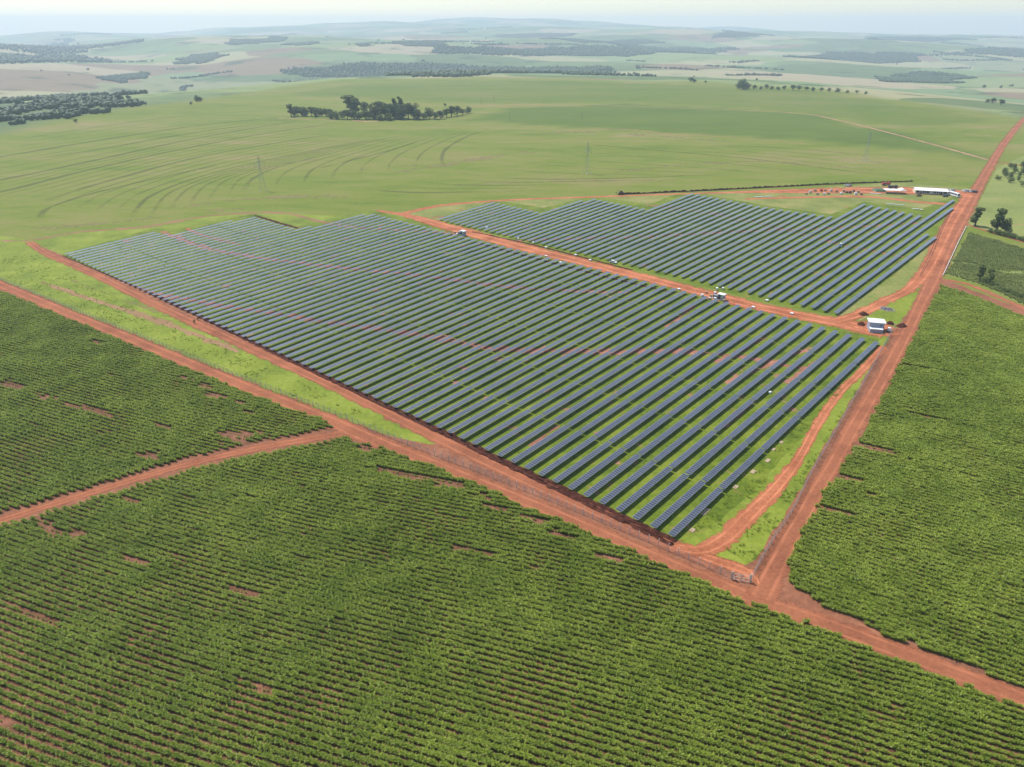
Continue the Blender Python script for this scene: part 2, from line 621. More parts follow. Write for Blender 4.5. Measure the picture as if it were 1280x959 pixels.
gx = graded(-15500, 15500, 28.0, 1.045, 0.0, 2200.0)
gy = graded(-500, 14500, 26.0, 1.030, 0.0, 2700.0)
X, Y = np.meshgrid(gx, gy)
Z = terrain(X, Y)
nx, ny = len(gx), len(gy)
V = np.stack([X.ravel(), Y.ravel(), Z.ravel()], 1)
idx = np.arange(nx * ny).reshape(ny, nx)
Fq = np.stack([idx[:-1, :-1].ravel(), idx[:-1, 1:].ravel(), idx[1:, 1:].ravel(), idx[1:, :-1].ravel()], 1)
gm = bpy.data.meshes.new('ground')
gm.from_pydata(V.tolist(), [], Fq.tolist())
gm.polygons.foreach_set('use_smooth', [True] * len(gm.polygons))
q = beyond(V[:, 0], V[:, 1])
fa = gm.attributes.new('far', 'FLOAT', 'POINT')
fa.data.foreach_set('value', sstep(-40, 40, q + 70 * vnoise(V[:, 0] / 160, V[:, 1] / 160, 3)).astype(np.float32))
# the deeper green part of the big field (right half, up to the crest)
deep_px = [(590, 150), (640, 135), (780, 130), (1000, 141), (1130, 168), (1240, 200), (1150, 190), (1000, 175), (850, 166), (700, 158)]
deep_poly = [tuple(P(*p)) for p in deep_px]
dmask = inside(deep_poly, V[:, 0], V[:, 1]).astype(np.float32)
far_green = inside([tuple(P(*p)) for p in [(360, 118), (450, 104), (700, 101), (900, 108), (1000, 112), (1250, 150), (1130, 160), (1000, 139), (780, 127), (600, 130)]], V[:, 0], V[:, 1])
dmask = np.maximum(dmask, far_green * 0.55)
da = gm.attributes.new('deep', 'FLOAT', 'POINT')
da.data.foreach_set('value', dmask.astype(np.float32))
ground = link('ground', gm, [M['terrain']])
tag(ground, 'rolling green fields running out to the hazy horizon', 'ground', kind='structure')


# ------------------------------------------------------------------ strips and sheets
def smooth_line(pts, step):
    pts = np.array(pts, float)
    n = len(pts)
    out = []
    for i in range(n - 1):
        p0, p1, p2, p3 = pts[max(i - 1, 0)], pts[i], pts[i + 1], pts[min(i + 2, n - 1)]
        k = max(2, int(np.hypot(*(p2 - p1)[:2]) / step))
        for j in range(k):
            t = j / k
            out.append(0.5 * ((2 * p1) + (-p0 + p2) * t + (2 * p0 - 5 * p1 + 4 * p2 - p3) * t * t + (-p0 + 3 * p1 - 3 * p2 + p3) * t ** 3))
    out.append(pts[-1])
    return np.array(out)


def normals2(L):
    d = np.gradient(L[:, :2], axis=0)
    d /= np.maximum(np.linalg.norm(d, axis=1, keepdims=True), 1e-6)
    return np.stack([-d[:, 1], d[:, 0]], 1)


def strip(name, px, mat, z, label, cat='road', step=3.0, cols=9, far=False, wob=0.08, cap=0.0):
    """px: (x, y, width in metres) along the centre line"""
    f = PT if far else P
    pts = [(*f(a, b), w) for a, b, w in px]
    L = smooth_line(pts, step)
    nrm = normals2(L)
    ts = np.linspace(-1, 1, cols)
    n = len(L)
    hw = L[:, 2] / 2
    s = np.arange(n)
    lw = hw * (1 + wob * vnoise(s * step / 9, s * 0 + 1, 5))
    rw = hw * (1 + wob * vnoise(s * step / 9, s * 0 + 7, 9))
    V = []
    E_, S_ = [], []
    for j, t in enumerate(ts):
        w = lw if t > 0 else rw
        p = L[:, :2] + nrm * (w * t)[:, None]
        zz = terrain(p[:, 0], p[:, 1]) + z if far else np.full(n, z)
        V.append(np.column_stack([p, zz]))
        e = np.full(n, abs(t))
        k = np.minimum(s, n - 1 - s) * step
        e = np.maximum(e, 1 - np.clip(k / np.maximum(hw, max(0.5, cap)), 0, 1))
        E_.append(e)
        S_.append(np.full(n, t))
    V = np.concatenate(V)
    ii = np.arange(cols * n).reshape(cols, n)
    F = np.stack([ii[:-1, :-1].ravel(), ii[:-1, 1:].ravel(), ii[1:, 1:].ravel(), ii[1:, :-1].ravel()], 1)
    m = bpy.data.meshes.new(name)
    m.from_pydata(V.tolist(), [], F.tolist())
    m.flip_normals()
    a = m.attributes.new('edge', 'FLOAT', 'POINT')
    a.data.foreach_set('value', np.concatenate(E_).astype(np.float32))
    a = m.attributes.new('side', 'FLOAT', 'POINT')
    a.data.foreach_set('value', np.concatenate(S_).astype(np.float32))
    o = link(name, m, [M[mat]])
    tag(o, label, cat, kind='structure')
    return o


def sheet(name, px, mat, z, label, cat, jitter=0.6, plane=True):
    """flat patch of ground with a slightly ragged outline"""
    pts = [P(*p) for p in px]
    out = []
    n = len(pts)
    for i in range(n):
        a, b = pts[i], pts[(i + 1) % n]
        k = max(1, int(np.hypot(*(b - a)) / 2.5))
        for j in range(k):
            p = a + (b - a) * j / k
            out.append(p + jitter * np.array([vnoise(p[0] / 3, p[1] / 3, 1), vnoise(p[0] / 3, p[1] / 3, 2)]))
    r = delaunay_2d_cdt([Vector((float(p[0]), float(p[1]))) for p in out], [(k, (k + 1) % len(out)) for k in range(len(out))], [], 1, 1e-4)
    v2 = [(p.x, p.y, z) for p in r[0]]
    f2 = []
    for f_ in r[2]:
        a, b, c = (v2[q_] for q_ in f_[:3])
        f2.append(tuple(f_) if (b[0] - a[0]) * (c[1] - a[1]) - (b[1] - a[1]) * (c[0] - a[0]) > 0 else tuple(reversed(f_)))
    m = pydata(name, v2, f2)
    o = link(name, m, [M[mat]])
    tag(o, label, cat, kind='structure')
    return o


CANE_BOTTOM = [(-160, 712), (0, 659), (120, 623), (240, 588), (340, 566), (430, 548), (480, 560), (560, 592), (640, 626), (720, 660),
               (800, 694), (900, 739), (980, 772), (1100, 818), (1280, 888), (1420, 945), (1420, 1060), (-160, 1060)]
CANE_LEFT = [(-160, 298), (0, 364), (100, 405), (200, 447), (300, 489), (400, 525), (415, 535), (340, 549), (240, 571), (120, 606), (0, 643), (-160, 690)]
CANE_RIGHT = [(982, 712), (1002, 664), (1040, 602), (1076, 548), (1108, 488), (1130, 446), (1152, 402), (1176, 358), (1224, 374), (1280, 398),
              (1420, 455), (1420, 915), (1280, 862), (1200, 831), (1100, 790), (1030, 757), (992, 735)]
ROUGH = [(1182, 343), (1196, 318), (1212, 291), (1280, 312), (1420, 355), (1420, 440), (1280, 382), (1226, 356)]
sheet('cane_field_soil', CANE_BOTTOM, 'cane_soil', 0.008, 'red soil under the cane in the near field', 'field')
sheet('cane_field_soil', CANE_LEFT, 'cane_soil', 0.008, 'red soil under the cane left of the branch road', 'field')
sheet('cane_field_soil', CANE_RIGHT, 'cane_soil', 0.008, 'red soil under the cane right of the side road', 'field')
sheet('rough_field_soil', ROUGH, 'pasture', 0.008, 'rough ground beyond the cane on the right', 'field')
sheet('pasture', [(1205, 285), (1222, 255), (1246, 210), (1290, 190), (1460, 235), (1460, 340), (1280, 302), (1215, 282)], 'pasture', 0.008,
      'dry pasture right of the straight road', 'pasture')
sheet('field_soil', [(-170, 280), (40, 300), (80, 318), (195, 366), (430, 478), (640, 580), (845, 676), (880, 668), (940, 640), (1100, 440), (1130, 396), (1170, 345), (1440, 450), (1440, 1070), (-170, 1070)],
      'roadside', 0.004, 'bare red soil round the cane fields and roads', 'soil')
sheet('grass_verge', [(-170, 283), (0, 352), (100, 394), (200, 434), (300, 476), (400, 515), (500, 549), (545, 556), (500, 531), (430, 492), (300, 432), (195, 380), (120, 348), (70, 322), (40, 300), (-170, 272)],
      'verge', 0.013, 'bright green grass verge inside the front fence', 'verge', 0.5)
sheet('grass_verge', [(840, 672), (860, 685), (900, 696), (930, 706), (945, 700), (962, 672), (988, 634), (1012, 588), (1040, 540), (1066, 496), (1092, 450), (1112, 416), (1140, 385), (1150, 362), (1120, 372), (1085, 395), (1098, 425), (1040, 490), (960, 570), (900, 630)],
      'verge', 0.012, 'green grass verge between the last panel row and the right fence', 'verge', 0.5)
A1_EDGE = [(76, 318), (195, 370), (430, 482), (640, 582), (842, 674), (880, 665), (930, 625), (1000, 550), (1060, 478), (1100, 440), (1098, 424),
           (1000, 396), (850, 360), (640, 306), (520, 275), (462, 263), (372, 283), (318, 267), (215, 287), (190, 286)]
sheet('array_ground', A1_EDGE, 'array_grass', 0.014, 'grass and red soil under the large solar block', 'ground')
A2_EDGE = [(546, 276), (640, 300), (740, 325), (850, 350), (950, 377), (1043, 394), (1110, 350), (1172, 297), (1205, 250), (1190, 246), (1150, 262), (1080, 252),
           (1038, 268), (950, 256), (858, 238), (810, 256), (738, 245), (680, 260), (617, 250)]
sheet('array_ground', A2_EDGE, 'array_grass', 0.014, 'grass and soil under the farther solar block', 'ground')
sheet('yard_ground', [(470, 268), (520, 262), (620, 250), (780, 245), (1000, 236), (1120, 228), (1222, 236), (1205, 262), (1180, 300), (1150, 360), (1100, 390),
                      (1075, 400), (1043, 394), (950, 377), (850, 350), (700, 315), (560, 282)], 'yard_grass', 0.011, 'worn grass round the building yard', 'ground')
sheet('array_verge', [(38, 303), (100, 291), (190, 284), (260, 271), (340, 266), (420, 270), (480, 266), (640, 300), (372, 300), (200, 320), (80, 320)], 'verge', 0.012,
      'bright grass strip behind the solar block', 'verge')

# bare-soil bands that cross the arrays
strip('soil_band', [(200, 289, 9), (250, 308, 10), (297, 318, 9), (344, 325, 8), (406, 332, 8), (470, 339, 7), (531, 345, 8), (615, 356, 8), (699, 363, 6), (790, 366, 6)], 'band', 0.022,
      'pale red soil band crossing the far side of the large block', 'soil')
strip('soil_band', [(150, 352, 4), (200, 368, 8), (250, 378, 10), (297, 386, 9), (344, 392, 9), (406, 402, 9), (470, 411, 8), (531, 420, 9), (615, 435, 10), (699, 439, 11), (766, 440, 11), (860, 440, 9), (930, 447, 7), (1010, 462, 6)],
      'band', 0.022, 'pale red soil band curving through the middle of the large block', 'soil')
strip('soil_band', [(400, 278, 4), (430, 283, 6), (500, 288, 6), (541, 290, 6), (600, 296, 4)], 'band', 0.022, 'short soil band at the back of the large block', 'soil')
strip('soil_band', [(620, 303, 5), (665, 300, 6), (766, 297, 6), (860, 293, 6), (960, 288, 5), (1060, 284, 5), (1150, 279, 5)], 'band', 0.022,
      'soil band crossing the farther solar block', 'soil')
strip('soil_band', [(806, 256, 6), (860, 262, 5), (940, 277, 4), (1040, 303, 4), (1130, 322, 5)], 'band', 0.023,
      'orange service lane splitting the farther solar block', 'soil')
for i, (a, b) in enumerate([((1010, 436), (905, 480)), ((960, 420), (890, 455)), ((870, 380), (830, 410)), ((700, 530), (660, 560)), ((945, 500), (900, 535)), ((1040, 440), (980, 480))]):
    strip('soil_patch', [(a[0], a[1], 3.5), ((a[0] + b[0]) / 2, (a[1] + b[1]) / 2, 5), (b[0], b[1], 3.5)], 'band', 0.0235 + i * 0.0005,
          'bare red patch between panel rows, ' + ordinal(i + 1) + ' of six', 'soil')

# roads
strip('dirt_road', [(-160, 291, 10), (0, 356, 10), (100, 398, 10), (200, 439, 10), (300, 481, 10), (400, 521, 10), (440, 539, 11), (520, 572, 9.5), (600, 604, 8.5), (700, 645, 8), (800, 689, 7.5), (900, 731, 8),
                    (960, 756, 9), (1040, 783, 9), (1160, 829, 8.5), (1280, 874, 8.5), (1420, 930, 8.5)], 'road', 0.036, 'red dirt road between the cane and the fence', 'road')
strip('dirt_road', [(948, 752, 9), (962, 722, 9.5), (984, 682, 9), (1012, 630, 8), (1046, 572, 7.5), (1075, 520, 8), (1102, 474, 8.5), (1132, 418, 8.5), (1151, 378, 9), (1165, 350, 12), (1184, 305, 15), (1208, 260, 15), (1236, 210, 12), (1260, 172, 11), (1290, 140, 10), (1330, 116, 10)],
      'road', 0.042, 'straight red dirt road running away to the right', 'road')
strip('dirt_road', [(-160, 700, 5), (0, 651, 5), (120, 614, 5), (240, 579, 5), (340, 557, 5.5), (432, 541, 7)], 'road', 0.048, 'narrow dirt branch road between two cane fields', 'road')
strip('dirt_track', [(36, 302, 7), (52, 314, 7.5), (75, 325, 7.5), (130, 349, 8), (200, 384, 8), (300, 430, 8), (430, 490, 7.5), (530, 540, 8), (640, 592, 8.5), (760, 646, 8), (850, 686, 7), (900, 710, 6)],
      'road', 0.030, 'inner dirt track beside the dark ditch', 'road')
strip('dirt_track', [(830, 680, 5), (870, 688, 6), (905, 674, 8), (940, 640, 7.5), (975, 604, 6), (1000, 570, 5), (1022, 530, 4.5), (1050, 490, 4.5), (1080, 460, 4.5), (1105, 432, 5)],
      'road_orange', 0.054, 'winding dirt track beside the last panel row', 'road')
strip('dirt_patch', [(870, 693, 5), (910, 706, 6), (935, 716, 5), (948, 735, 4)], 'road_orange', 0.058, 'bare dirt inside the fence corner', 'soil')
strip('service_road', [(470, 263, 6), (510, 270, 11), (560, 284, 19), (640, 306, 18), (740, 331, 17), (850, 358.5, 16), (940, 382, 16), (1040, 402, 18), (1090, 412, 22), (1128, 416, 16)],
      'road_orange', 0.062, 'broad orange service road between the two solar blocks', 'road')
strip('service_road', [(1040, 402, 9), (1075, 392, 10), (1105, 377, 9), (1135, 362, 9), (1156, 340, 11), (1172, 310, 12), (1190, 275, 12), (1210, 244, 11)],
      'road_orange', 0.066, 'orange track round the end of the farther block', 'road')
strip('service_road', [(1066, 404, 20), (1095, 410, 28), (1130, 416, 18)], 'road_orange', 0.070, 'churned dirt around the white roofed cabin', 'soil')
strip('service_road', [(500, 268, 8), (525, 262, 9), (560, 256, 8), (640, 250, 7), (780, 245, 7), (900, 241, 8), (1000, 239, 24), (1080, 238, 36), (1150, 239, 40), (1218, 242, 36)],
      'road_orange', 0.050, 'orange track behind the farther block leading to the yard', 'road')
strip('service_road', [(930, 249, 7), (1000, 247, 8), (1080, 246, 10), (1140, 252, 9), (1190, 256, 10)], 'road_orange', 0.074, 'dirt lane in front of the yard', 'road')
strip('dirt_track', [(1172, 349, 5), (1200, 353, 5), (1226, 362, 5), (1280, 386, 5.5), (1420, 450, 6)], 'road', 0.046, 'dirt track between cane and rough field', 'road')
strip('dirt_track', [(1204, 279, 3), (1230, 288, 4), (1280, 303, 4), (1420, 345, 4)], 'road', 0.047, 'dirt track along the pasture hedge', 'road')
strip('dirt_track', [(1262, 281, 2), (1280, 280.5, 2.5), (1420, 278, 3)], 'road_thin', 0.049, 'faint path across the pasture', 'road')
strip('dirt_track', [(0, 301, 5), (42, 300, 6), (100, 290, 6), (180, 284, 9), (260, 270, 7), (330, 266, 8), (365, 268, 7), (395, 276, 6), (430, 279, 3)], 'road_dull', 0.034,
      'reddish track behind the large solar block', 'road')
strip('dirt_track', [(232, 285, 4), (244, 291, 4), (262, 297, 4), (300, 306, 3)], 'road', 0.035, 'short track entering the back of the solar block', 'road')
strip('bare_strip', [(50, 352, 5), (100, 370, 6), (150, 386, 7), (200, 402, 8), (250, 421, 7), (300, 441, 5)], 'smear', 0.026, 'worn brown strip across the grass verge', 'soil')
strip('bare_strip', [(70, 344, 6), (130, 366, 9), (190, 388, 10), (240, 408, 9), (290, 430, 7), (350, 457, 5)], 'dry', 0.0255, 'dry tan edge of the inner track', 'soil')
strip('field_road', [(620, 134, 5), (700, 130, 5), (780, 132.5, 6), (900, 137, 6), (1000, 142, 8), (1050, 151, 8), (1130, 171, 7), (1242, 202, 7)], 'road_thin', 0.03, 'thin tan road crossing the green field', 'road', step=8)
strip('field_road', [(480, 142, 7), (540, 138, 6), (600, 133, 7), (650, 131, 6)], 'road_thin', 0.034, 'tan track leaving the grove of trees', 'road', step=8)
strip('field_road', [(1200, 168, 4), (1245, 170, 4)], 'road_thin', 0.031, 'faint track meeting the straight road', 'road', step=8)
strip('field_road', [(1242, 202, 7), (1270, 206, 8), (1330, 216, 8)], 'road', 0.033, 'dirt road leaving the crossroads to the right', 'road', step=6)
strip('bare_strip', [(438, 150, 8), (458, 152, 14), (476, 151, 8)], 'road_thin', 0.035, 'pale bare ground in front of the grove', 'soil', step=6)
strip('bare_strip', [(345, 147.5, 6), (375, 149, 8), (420, 150, 6)], 'road_thin', 0.036, 'pale bare ground at the left end of the grove', 'soil', step=6)
strip('bare_strip', [(690, 164, 6), (780, 162, 10), (840, 168, 8), (920, 172, 6), (1010, 180, 5)], 'smear', 0.027, 'pale strip below the deeper green field', 'soil', step=8)

# drier, browner parts of the big field
for i, t in enumerate([[(0, 290, 14), (80, 284, 24), (160, 276, 26), (260, 264, 22), (340, 258, 14)], [(200, 262, 18), (300, 250, 34), (400, 246, 26), (480, 250, 12)], [(480, 218, 16), (560, 205, 40), (620, 195, 40), (700, 186, 26), (760, 180, 10)],
                       [(440, 212, 12), (500, 208, 26), (555, 204, 16)], [(640, 168, 20), (740, 165, 44), (840, 172, 30), (930, 178, 14)], [(760, 216, 10), (860, 206, 26), (960, 202, 24), (1060, 210, 18), (1160, 224, 14), (1215, 232, 10)],
                       [(560, 232, 10), (660, 228, 22), (780, 226, 18), (900, 226, 10)], [(300, 218, 12), (360, 204, 24), (420, 196, 14)], [(1080, 212, 10), (1150, 215, 22), (1205, 222, 22), (1228, 216, 10)]]):
    strip('dry_patch', [(a, b, w) for a, b, w in t], 'dry', 0.0045 + 0.0004 * i, 'drier brownish stretch of the big field, ' + ordinal(i + 1) + ' of nine', 'field patch', step=6, cols=11, cap=40.0)

# curved terrace banks of the big field
terr = [
    [(-120, 212, 7), (0, 196, 8), (120, 176, 8), (240, 158, 7), (330, 149, 7), (420, 146, 5)],
    [(-120, 244, 6), (0, 225, 7), (120, 200, 7), (240, 174, 7), (350, 155, 6), (400, 150, 5)],
    [(-120, 262, 6), (0, 240, 7), (100, 215, 7), (210, 190, 7), (330, 167, 6), (430, 153, 6)],
    [(0, 205, 4), (120, 187, 4), (240, 166, 4), (340, 153, 4)],
    [(30, 262, 5), (80, 243, 6), (150, 222, 6), (250, 196, 5), (350, 178, 5), (440, 164, 4)],
    [(160, 282, 4), (170, 262, 6), (190, 244, 6), (240, 224, 6), (310, 205, 6), (400, 186, 5), (470, 172, 4)],
    [(305, 245, 5), (306, 235, 7), (318, 222, 6), (350, 208, 6), (420, 190, 5), (470, 176, 4), (520, 166, 4)],
    [(60, 287, 3), (50, 270, 4), (70, 256, 4), (130, 238, 4), (200, 222, 4), (300, 200, 3)],
    [(555, 212, 6), (552, 196, 7), (560, 184, 7), (585, 170, 6), (620, 159, 4)],
    [(380, 215, 4), (420, 205, 4), (480, 190, 4), (530, 175, 3)],
    [(560, 214, 5), (620, 222, 4), (700, 224, 4), (800, 222, 4), (900, 218, 3)],
    [(420, 232, 4), (500, 240, 5), (600, 240, 4), (700, 238, 3)],
    [(860, 182, 3), (940, 183, 4), (1040, 190, 4), (1120, 200, 3)],
    [(700, 178, 3), (800, 186, 4), (950, 200, 4), (1060, 214, 4), (1150, 222, 3)],
    [(0, 178, 3), (100, 162, 4), (220, 146, 4), (330, 138, 3)],
]
for i, t in enumerate(terr):
    strip('field_terrace', [(a, b, w * (1.0 if i in (5, 6, 8) else 1.7)) for a, b, w in t], 'terrace', 0.012 + 0.0012 * i, 'curved darker terrace bank in the big green field, ' + ordinal(i + 1) + ' traced from the left', 'terrace', step=6, cols=9, cap=90.0)


def resample(t, n):
    t = np.array(t, float)
    d = np.concatenate([[0], np.cumsum(np.hypot(*np.diff(t[:, :2], axis=0).T))])
    q_ = np.linspace(0, d[-1], n)
    return np.column_stack([np.interp(q_, d, t[:, k]) for k in range(3)])


lines = 0
for (ia, ib, cnt) in ((14, 0, 3), (0, 1, 3), (1, 2, 2), (2, 4, 3), (4, 5, 4), (5, 6, 5), (6, 8, 6), (10, 11, 3), (12, 13, 3), (13, 10, 4)):
    A, B = resample(terr[ia], 9), resample(terr[ib], 9)
    for k in range(cnt):
        u = (k + 1) / (cnt + 1)
        L = A * (1 - u) + B * u
        lines += 1
        strip('tillage_line', [(a, b, 4.5) for a, b, w in L], 'tillage', 0.033 + 0.0006 * lines, 'faint curved tillage line in the big field, ' + ordinal(lines) + ' of many', 'tillage line', step=9, cols=7, cap=120.0)

# ------------------------------------------------------------------ solar tables
MOD_W, MOD_L, NMOD = 1.0, 1.95, 28
TAB_LEN = NMOD * MOD_W
TAB_PITCH = TAB_LEN + 0.55
ROW_PITCH = 5.42
TAB_H = 1.25


def modules_mesh(n, tilt=0.0):
    mb = MB()
    for i in range(n):
        x0 = -n * MOD_W / 2 + i * MOD_W
        mb.box(x0 + 0.012, x0 + MOD_W - 0.012, -MOD_L / 2, MOD_L / 2, TAB_H, TAB_H + 0.035, 0)
        g = 0.045
        gl = 0.020
        for (ya, yb) in ((-MOD_L / 2 + g, MOD_L / 2 - g),):
            mb.add([(x0 + g + 0.012, ya, TAB_H + 0.039), (x0 + MOD_W - g - 0.012, ya, TAB_H + 0.039),
                    (x0 + MOD_W - g - 0.012, yb, TAB_H + 0.039), (x0 + g + 0.012, yb, TAB_H + 0.039)], [(0, 1, 2, 3)], 1)
    return mb


def tube_mb(n):
    mb = MB()
    L = n * MOD_W
    mb.bar((-L / 2 - 0.2, 0, TAB_H - 0.09), (L / 2 + 0.2, 0, TAB_H - 0.09), 0.075, n=6)
    return mb


def post_mb():
    mb = MB()
    mb.box(-0.07, 0.07, -0.05, 0.05, -0.1, TAB_H - 0.16)
    mb.box(-0.10, 0.10, -0.12, 0.12, TAB_H - 0.165, TAB_H - 0.15)
    return mb


TILT = -3.5


def tilt_mb(mb, deg):
    a = math.radians(deg)
    for i, (x, y, z) in enumerate(mb.v):
        dz = z - TAB_H
        mb.v[i] = (x, y * math.cos(a) + dz * math.sin(a) * -1, TAB_H + dz * math.cos(a) + y * math.sin(a))
    return mb


mod_meshes = []
for k, td in enumerate((-TILT, -TILT - 1.6, -TILT + 1.6)):
    mm = tilt_mb(modules_mesh(NMOD), td).mesh('modules')
    mm.materials.append(M['frame'])
    mm.materials.append(M['glass'])
    mod_meshes.append(mm)
tube_mesh = tube_mb(NMOD).mesh('torque_tube')
tube_mesh.materials.append(M['steel'])
post_mesh = post_mb().mesh('post')
post_mesh.materials.append(M['steel'])
POSTS = [-12.6, -8.4, -4.2, 0.0, 4.2, 8.4, 12.6]


def seg_hit(p, d, poly):
    """distance along ray p + t d to the farthest crossing of an open polyline"""
    best = None
    for a, b in zip(poly[:-1], poly[1:]):
        e = b - a
        den = d[0] * e[1] - d[1] * e[0]
        if abs(den) < 1e-9:
            continue
        w = a - p
        t = (w[0] * e[1] - w[1] * e[0]) / den
        u = (w[0] * d[1] - w[1] * d[0]) / den
        if -1e-6 <= u <= 1 + 1e-6 and t > 0:
            best = t if best is None else min(best, t)
    return best


tables = []     # (x, y, angle, scale, block, row_from_right, index_from_front)


def lay_block(block, f0, f1, ang0, ang1, power, back_px, gap_at=None, rows=None):
    a, b = P(*f0), P(*f1)
    L = np.hypot(*(b - a))
    n = int(round(L / ROW_PITCH)) if rows is None else rows
    back = [P(*p) for p in back_px]
    for i in range(n + 1):
        u = i / n
        p = a + (b - a) * u
        th = math.radians(ang1 + (ang0 - ang1) * (1 - u) ** power)
        d = np.array([math.cos(th), math.sin(th)])
        t = seg_hit(p, d, back)
        if t is None:
            continue
        k = max(1, int(round(t / TAB_PITCH)))
        sc = min(1.14, max(0.86, t / (k * TAB_PITCH)))
        for j in range(k):
            c = p + d * ((j + 0.5) * TAB_PITCH * sc)
            tables.append((c[0], c[1], th, sc, block, n - i + 1, j + 1))


# panels stand about 1.35 m above the ground, so the picked pixels of the panel tops are moved down to the ground
lay_block(0, (81, 320.5), (837, 674.5), 58.5, 48.9, 1.1,
          [(150, 300), (189, 291), (205, 295.5), (216, 294.5), (316, 272.5), (345, 281), (372, 289), (463, 268.5), (600, 303), (760, 342), (900, 378), (1000, 404), (1094, 430), (1150, 446)])
lay_block(1, (548, 276.5), (1043, 394.5), 55.0, 48.9, 1.1,
          [(560, 272), (617, 255), (645, 261), (674, 267.5), (738, 249.5), (775, 257), (811, 264), (858, 242), (950, 260), (1040, 273), (1080, 257), (1150, 271.5), (1162, 268), (1184, 250), (1198, 254), (1188, 264), (1150, 291), (1169, 299), (1190, 305)])

tables.sort(key=lambda q: (q[0] ** 2 + q[1] ** 2))
near_tabs, far_tabs = tables[:300], tables[300:]
for (x, y, th, sc, blk, r, j) in near_tabs:
    e = empty('solar_table', (x, y, 0.0), th)
    e.scale = (sc, 1, 1)
    if blk == 0:
        lab = 'solar table, %s from the ditch, in the %s row from the right' % (ordinal(j), ordinal(r))
    else:
        lab = 'solar table of the farther block, %s from the road, %s row from right' % (ordinal(j), ordinal(r))
    tag(e, lab, 'solar panel', 'solar tables nearest the camera')
    mo = share('modules', random.choice(mod_meshes), e)
    mo['kind'] = 'stuff'
    share('torque_tube', tube_mesh, e)
    for px_ in POSTS:
        share('post', post_mesh, e, (px_, 0, 0))

# the rest of the tables, too many and too far to pick apart
mbs = [tilt_mb(modules_mesh(NMOD), -TILT), tilt_mb(modules_mesh(NMOD), -TILT - 1.6), tilt_mb(modules_mesh(NMOD), -TILT + 1.6)]
under = tube_mb(NMOD)
for px_ in POSTS:
    under.box(px_ - 0.07, px_ + 0.07, -0.05, 0.05, -0.1, TAB_H - 0.16)
tv, tf, tm = [], [], []
base = 0
for (x, y, th, sc, blk, r, j) in far_tabs:
    for mb, mi_add in ((random.choice(mbs), 0), (under, 2)):
        v = np.array(mb.v)
        c, s = math.cos(th), math.sin(th)
        w = np.empty_like(v)
        w[:, 0] = x + v[:, 0] * sc * c - v[:, 1] * s
        w[:, 1] = y + v[:, 0] * sc * s + v[:, 1] * c
        w[:, 2] = v[:, 2]
        tv.append(w)
        tf += [tuple(i + base for i in q) for q in mb.f]
        tm += [i + mi_add for i in mb.mi]
        base += len(v)
fm = bpy.data.meshes.new('solar_tables_far')
fm.from_pydata(np.concatenate(tv).tolist(), [], tf)
fm.polygons.foreach_set('material_index', tm)
far_o = link('distant_solar_tables', fm, [M['frame'], M['glass'], M['steel']])
tag(far_o, 'remaining rows of solar tables fading toward the back of both blocks', 'solar panels', kind='stuff')


# ------------------------------------------------------------------ ditch of dark soil along the front of the array
def soil_bank(name, px, label, hgt=0.6, width=3.2, mat='dark_soil', seed=1, cat='soil bank'):
    pts = [(*P(a, b), w) for a, b, w in px]
    L = smooth_line(pts, 0.8)
    nrm = normals2(L)
    n = len(L)
    prof = [(-1.0, -0.05), (-0.75, 0.45), (-0.5, 0.85), (-0.28, 0.55), (-0.08, 0.04), (0.1, 0.03), (0.3, 0.5), (0.5, 0.8), (0.75, 0.4), (1.0, -0.05)]
    V = []
    s = np.arange(n)
    for k, (t, h) in enumerate(prof):
        wob = 1 + 0.35 * vnoise(s * 0.45, s * 0 + k, seed) if abs(t) > 0.7 else 1.0
        off = (L[:, 2] / 2 * width / 3.2) * t * wob
        p = L[:, :2] + nrm * off[:, None]
        z = h * hgt * np.clip(1 + 0.7 * vnoise(s * 0.6, s * 0 + k * 0.6, seed + 3), 0.15, 2) * np.clip(L[:, 2] / 3.0, 0.3, 1.2)
        if h < 0:
            z = np.full(n, -0.05)
        V.append(np.column_stack([p, z]))
    V = np.concatenate(V)
    c = len(prof)
    ii = np.arange(c * n).reshape(c, n)
    F = np.stack([ii[:-1, :-1].ravel(), ii[1:, :-1].ravel(), ii[1:, 1:].ravel(), ii[:-1, 1:].ravel()], 1)
    m = bpy.data.meshes.new(name)
    m.from_pydata(V.tolist(), [], F.tolist())
    m.flip_normals()
    m.flip_normals()
    o = link(name, m, [M[mat]])
    tag(o, label, cat)
    return o


soil_bank('soil_ditch', [(78, 320, 0.8), (130, 342, 1.0), (175, 361, 1.4), (195, 370, 2.4), (230, 386, 2.8), (300, 420, 2.8), (430, 482.5, 2.8), (560, 544, 3.0), (640, 583, 3.2), (760, 640, 3.4), (842, 679, 3.4)],
          'dark red ditch with thrown-up soil along the front of the array', 0.7)
soil_bank('soil_bank', [(772, 243.5, 2.6), (860, 239.5, 2.6), (960, 234.5, 2.6), (1040, 230.5, 2.4), (1140, 227, 2.0)], 'dark earth bank running behind the farther solar block', 1.3, 3.2, seed=5)
soil_bank('soil_bank', [(590, 290, 1.6), (660, 305, 2), (740, 325, 2), (790, 338, 1.5)], 'low dark bank on the far side of the service road', 0.5, 3.2, seed=7)
soil_bank('soil_bank', [(600, 305, 1.6), (660, 321, 2), (760, 347, 2), (840, 366, 1.2)], 'low dark bank on the near side of the service road', 0.45, 3.2, seed=8)
soil_bank('soil_bank', [(1188, 262, 3), (1175, 290, 3), (1163, 318, 3), (1150, 345, 2)], 'churned soil ridge beside the straight road', 0.28, 2.2, mat='churned', seed=9)
